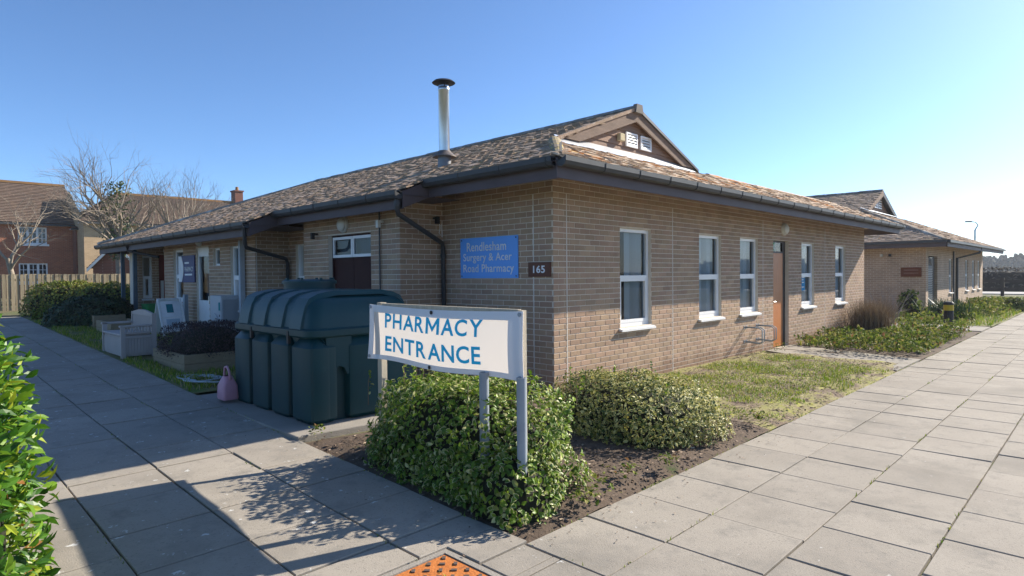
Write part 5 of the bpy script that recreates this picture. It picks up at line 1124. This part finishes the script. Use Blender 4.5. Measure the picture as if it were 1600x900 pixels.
def house(name, label, u, dist, zb, W, D, he, hr, brick, hipx0=0, hipx1=0, rz=0, wins=(), gable=False, roofm=None, right=False):
    """local frame: x to the right, y away, origin at the front left bottom corner"""
    rr = rz; o = spot(u, dist) - Vector((W if right else 0, 0, 0)); T = thing(name, label, 'house', (o.x, o.y, zb), rr)
    roofm = roofm or M_hroof
    w = MB(); us = sorted(set([0, W] + [x for a in wins for x in a[:2]])); zs = sorted(set([0, he] + [x for a in wins for x in a[2:4]]))
    for i in range(len(us) - 1):
        for j in range(len(zs) - 1):
            mu, mz = (us[i] + us[i + 1]) / 2, (zs[j] + zs[j + 1]) / 2
            if any(a[0] < mu < a[1] and a[2] < mz < a[3] for a in wins): continue
            w.quad((us[i], 0, zs[j]), (us[i + 1], 0, zs[j]), (us[i + 1], 0, zs[j + 1]), (us[i], 0, zs[j + 1]))
    w.quad((0, 0, 0), (0, D, 0), (0, D, he), (0, 0, he)); w.quad((W, 0, 0), (W, D, 0), (W, D, he), (W, 0, he)); w.quad((0, D, 0), (W, D, 0), (W, D, he), (0, D, he))
    if gable: w.quad((0, 0, he), (W, 0, he), (W / 2, 0, hr))
    elif hipx1 == 0: w.quad((W, 0, he), (W, D, he), (W, D / 2, hr)); w.quad((0, 0, he), (0, D, he), (0, D / 2, hr))
    w.build('wall', brick, T, local=True)
    if gable:
        e = .2; tile_rows(T, (-e, D, he - .12), (-e, -e, he - .12), (W / 2, -e, hr), (W / 2, D, hr), 10, roofm); tile_rows(T, (W + e, -e, he - .12), (W + e, D, he - .12), (W / 2, D, hr), (W / 2, -e, hr), 10, roofm)
        for s_ in (-1, 1): MB().prism([(W / 2, -e - .02, hr - .02), (W / 2 + s_ * (W / 2 + e), -e - .02, he - .14), (W / 2 + s_ * (W / 2 + e), -e - .02, he - .3), (W / 2, -e - .02, hr - .2)], (0, .04, 0)).build('bargeboard', M_white, T, local=True)
    else:
        e = .3; tile_rows(T, (-e, -e, he - .05), (W + e, -e, he - .05), (W - hipx1, D / 2, hr), (hipx0, D / 2, hr), 26, roofm); tile_rows(T, (W + e, D + e, he - .05), (-e, D + e, he - .05), (hipx0, D / 2, hr), (W - hipx1, D / 2, hr), 20, roofm)
        if hipx1: tile_rows(T, (W + e, -e, he - .05), (W + e, D + e, he - .05), (W - hipx1, D / 2 + .01, hr), (W - hipx1, D / 2, hr), 26, roofm)
        MB().bar((hipx0, D / 2, hr + .03), (W - hipx1, D / 2, hr + .03), .28, .14).build('ridge', M_hridge, T, local=True)
        if hipx1: MB().bar((W + e, -e, he - .02), (W - hipx1, D / 2, hr + .02), .22, .10).build('hip', M_hridge, T, local=True)
        MB().box(-e, W + e, -e - .1, -e, he - .2, he - .08).build('gutter', M_gutter, T, local=True); MB().box(-e, W + e, -e, 0, he - .2, he - .16).build('soffit', M_white, T, local=True)
    for (x0, x1, z0, z1, n_) in wins:
        fr = MB(); t = .07
        for (a0, a1, b0, b1) in ((x0, x0 + t, z0, z1), (x1 - t, x1, z0, z1), (x0 + t, x1 - t, z0, z0 + t), (x0 + t, x1 - t, z1 - t, z1)): fr.box(a0, a1, .02, .1, b0, b1)
        for k in range(1, n_): xx = x0 + (x1 - x0) * k / n_; fr.box(xx - .06, xx + .06, .025, .1, z0 + t, z1 - t)
        wo = fr.build('window', M_white, T, local=True)
        gb_ = MB()
        for k in range(n_):
            xx = x0 + (x1 - x0) * (k + .5) / n_; gb_.box(xx - .018, xx + .018, .05, .08, z0 + t, z1 - t)
        for k in (1, 2): zz = z0 + (z1 - z0) * k / 3; gb_.box(x0 + t, x1 - t, .052, .078, zz - .016, zz + .016)
        gb_.build('glazing_bars', M_white, wo, local=True)
        MB().quad((x0 + t, .09, z0 + t), (x1 - t, .09, z0 + t), (x1 - t, .09, z1 - t), (x0 + t, .09, z1 - t)).build('pane', M_hglass, wo, local=True)
        MB().box(x0 - .1, x1 + .1, -.08, .02, z0 - .12, z0).build('sill', M_white, wo, local=True); MB().box(x0 - .1, x1 + .1, -.02, .02, z1, z1 + .2).build('lintel', brick, wo, local=True)
    return T
M_hroof = mat('house_tiles', (.17, .115, .085), (.11, .08, .062), 2.5, .95, (25, .8), layers=[((.25, .19, .13), 6, .56, .68)]); M_hridge = mat('house_ridge', (.32, .17, .06), (.25, .14, .06), 3, .9)
M_hglass = mat('house_glass', (.02, .025, .03), None, 3, .05, spec=.8)
house('red_brick_house', 'red brick house with white cottage windows behind the fence at far left', 122, 40, .2, 9.5, 7.0, 4.95, 7.75, M_redb, wins=((6.5, 7.93, 3.6, 4.65, 3), (6.5, 7.93, 1.2, 2.4, 3)), right=True)
H2 = house('yellow_brick_house', 'pale yellow brick house with long brown roof and end chimney behind the bare tree', 133, 38, .2, 17, 8.0, 5.0, 7.25, M_yelb, 2.6, .0)
cm_ = MB(); cx0 = 10.9; cm_.box(cx0 - .3, cx0 + .3, 3.6, 4.4, 6.6, 8.1); co = cm_.build('chimney', M_dkb, H2, local=True); MB().box(cx0 - .36, cx0 + .36, 3.54, 4.46, 8.1, 8.2).build('chimney_cap', M_dkb, co, local=True); MB().lathe((cx0, 4, 8.2), [(.13, 0), (.11, .3)], 10).build('chimney_pot', M_hridge, co, local=True)
house('link_house', 'narrow dark brick house wing between the red and the yellow house', 120, 39.2, .2, .75, 5, 4.7, 5.1, M_dkb, .1, .1, wins=((.2, .55, 2.9, 4.0, 1), (.2, .55, 1.3, 2.2, 1)))
house('brick_garage', 'small dark red brick garage gable with white bargeboards above the fence', 146, 31, .3, 2.1, 5, 1.95, 3.15, M_dkb, gable=True, rz=-.6)

# ================================================================== right background
fx = 45.0
RFN = thing('rail_fence', 'low dark post and rail fence at the end of the right path', 'fence', (fx, -3, 0))
M_dkrail = mat('rail_dark', (.075, .06, .05), None, 4, .9)
for k in range(9): MB().box(fx - .09, fx + .09, 3 - k * 2.9 - .09, 3 - k * 2.9 + .09, -.1, 1.15).build('post', M_dkrail, RFN)
for z in (.45, .95): MB().box(fx - .03, fx + .03, -21, 3.5, z - .09, z + .07).build('rail', M_dkrail, RFN)
kb = MB(); kb.box(48, 53, -60, 40, -.03, .03); structure(kb.build('road', mat('road_pale', (.42, .41, .40), None, 2)))
fb = MB(); pts = mound((57, -10, 0), 1.3, 34, 1.75, 9000, 0, bumpy=.06, e=5, inner=.1); scatter_leaves(fb, pts, (.22, .4), LVN); T = thing('field_hedge', 'long brown leafless field hedge beyond the rail fence', 'hedge', (57, -10, 0)); fb.build('foliage', leafmat('winter_hedge', [(0, (.07, .055, .04)), (.5, (.11, .085, .06)), (.85, (.16, .125, .085))], rough=.9, transl=.05), T, attr=True)['kind'] = 'stuff'; core(MB(), (57, -10, 0), 1.3, 34, 1.75, .9, 0, 5, 40).build('shade_core', mat('winter_core', (.05, .04, .03)), T)  # dark solid core takes the place of shade inside the hedge
fd = MB(); fd.quad((60, -200, .0), (330, -300, .0), (330, 260, .0), (60, 200, .0)); structure(fd.build('field', mat('field_green', (.10, .15, .045), (.13, .15, .06), .05, .95)))
wdm = MB(); random.seed(5)
for k in range(420):
    y = random.uniform(-190, 120); x = 330 + random.uniform(-12, 25); h = random.uniform(4.6, 8.0); r = random.uniform(1.6, 3)
    for j in range(5):
        c_ = Vector((x + random.uniform(-3, 3), y + random.uniform(-r, r) * .7, h * random.uniform(.3, .8))); hz = h * random.uniform(.22, .4)
        rings = []
        for i in range(6):
            ph = -1.4 + 2.8 * i / 5; rings.append([c_ + Vector((math.cos(t) * math.cos(ph) * r * .7, math.sin(t) * math.cos(ph) * r * .7, math.sin(ph) * hz)) * 1 + Vector((random.gauss(0, .5), random.gauss(0, .5), random.gauss(0, .5))) for t in [6.283 * q / 9 for q in range(9)]])
        wdm.loft(rings)
o = wdm.build('woodland', mat('wood_far', (.055, .075, .055), (.035, .05, .04), .15, .95, rnd='island', amt=.3), attr=False); o['kind'] = 'stuff'; o['label'] = 'distant dark woodland along the horizon beyond the field'; o['category'] = 'woodland'
LP = thing('street_lamp', 'slim street lamp with curved arm rising behind the further roof', 'street lamp', tuple(spot(1523, 62).xy) + (0,))
bx_, by_, _ = spot(1523, 62); rr_ = Vector((FW.y, -FW.x, 0)).normalized()
pp = [Vector((bx_, by_, 0)), Vector((bx_, by_, 5.7)), Vector((bx_, by_, 6.2)) + rr_ * .3, Vector((bx_, by_, 6.5)) + rr_ * .05, Vector((bx_, by_, 6.55)) - rr_ * .5]
MB().tube(pp, [.09, .07, .055, .05, .045], 8).build('pole', M_greypost, LP, smooth=True); e_ = pp[-1]; MB().bar(e_ + rr_ * .1, e_ - rr_ * .45, .2, .12).build('lamp_head', M_blackmetal, LP)

# ================================================================== haze
hz = MB(); hz.box(-720, 720, -720, 720, -1.1, 18)
hm = bpy.data.materials.new('haze_air'); hm.use_nodes = True; hm.node_tree.nodes.clear()
vo_ = hm.node_tree.nodes.new('ShaderNodeOutputMaterial'); pv = hm.node_tree.nodes.new('ShaderNodeVolumePrincipled'); pv.inputs['Color'].default_value = (.86, .92, 1, 1); pv.inputs['Density'].default_value = .0005; pv.inputs['Anisotropy'].default_value = .2
hm.node_tree.links.new(pv.outputs[0], vo_.inputs['Volume'])
ho_ = hz.build('haze', hm); ho_['kind'] = 'stuff'; ho_['label'] = 'thin pale haze in the air'; ho_['category'] = 'haze'
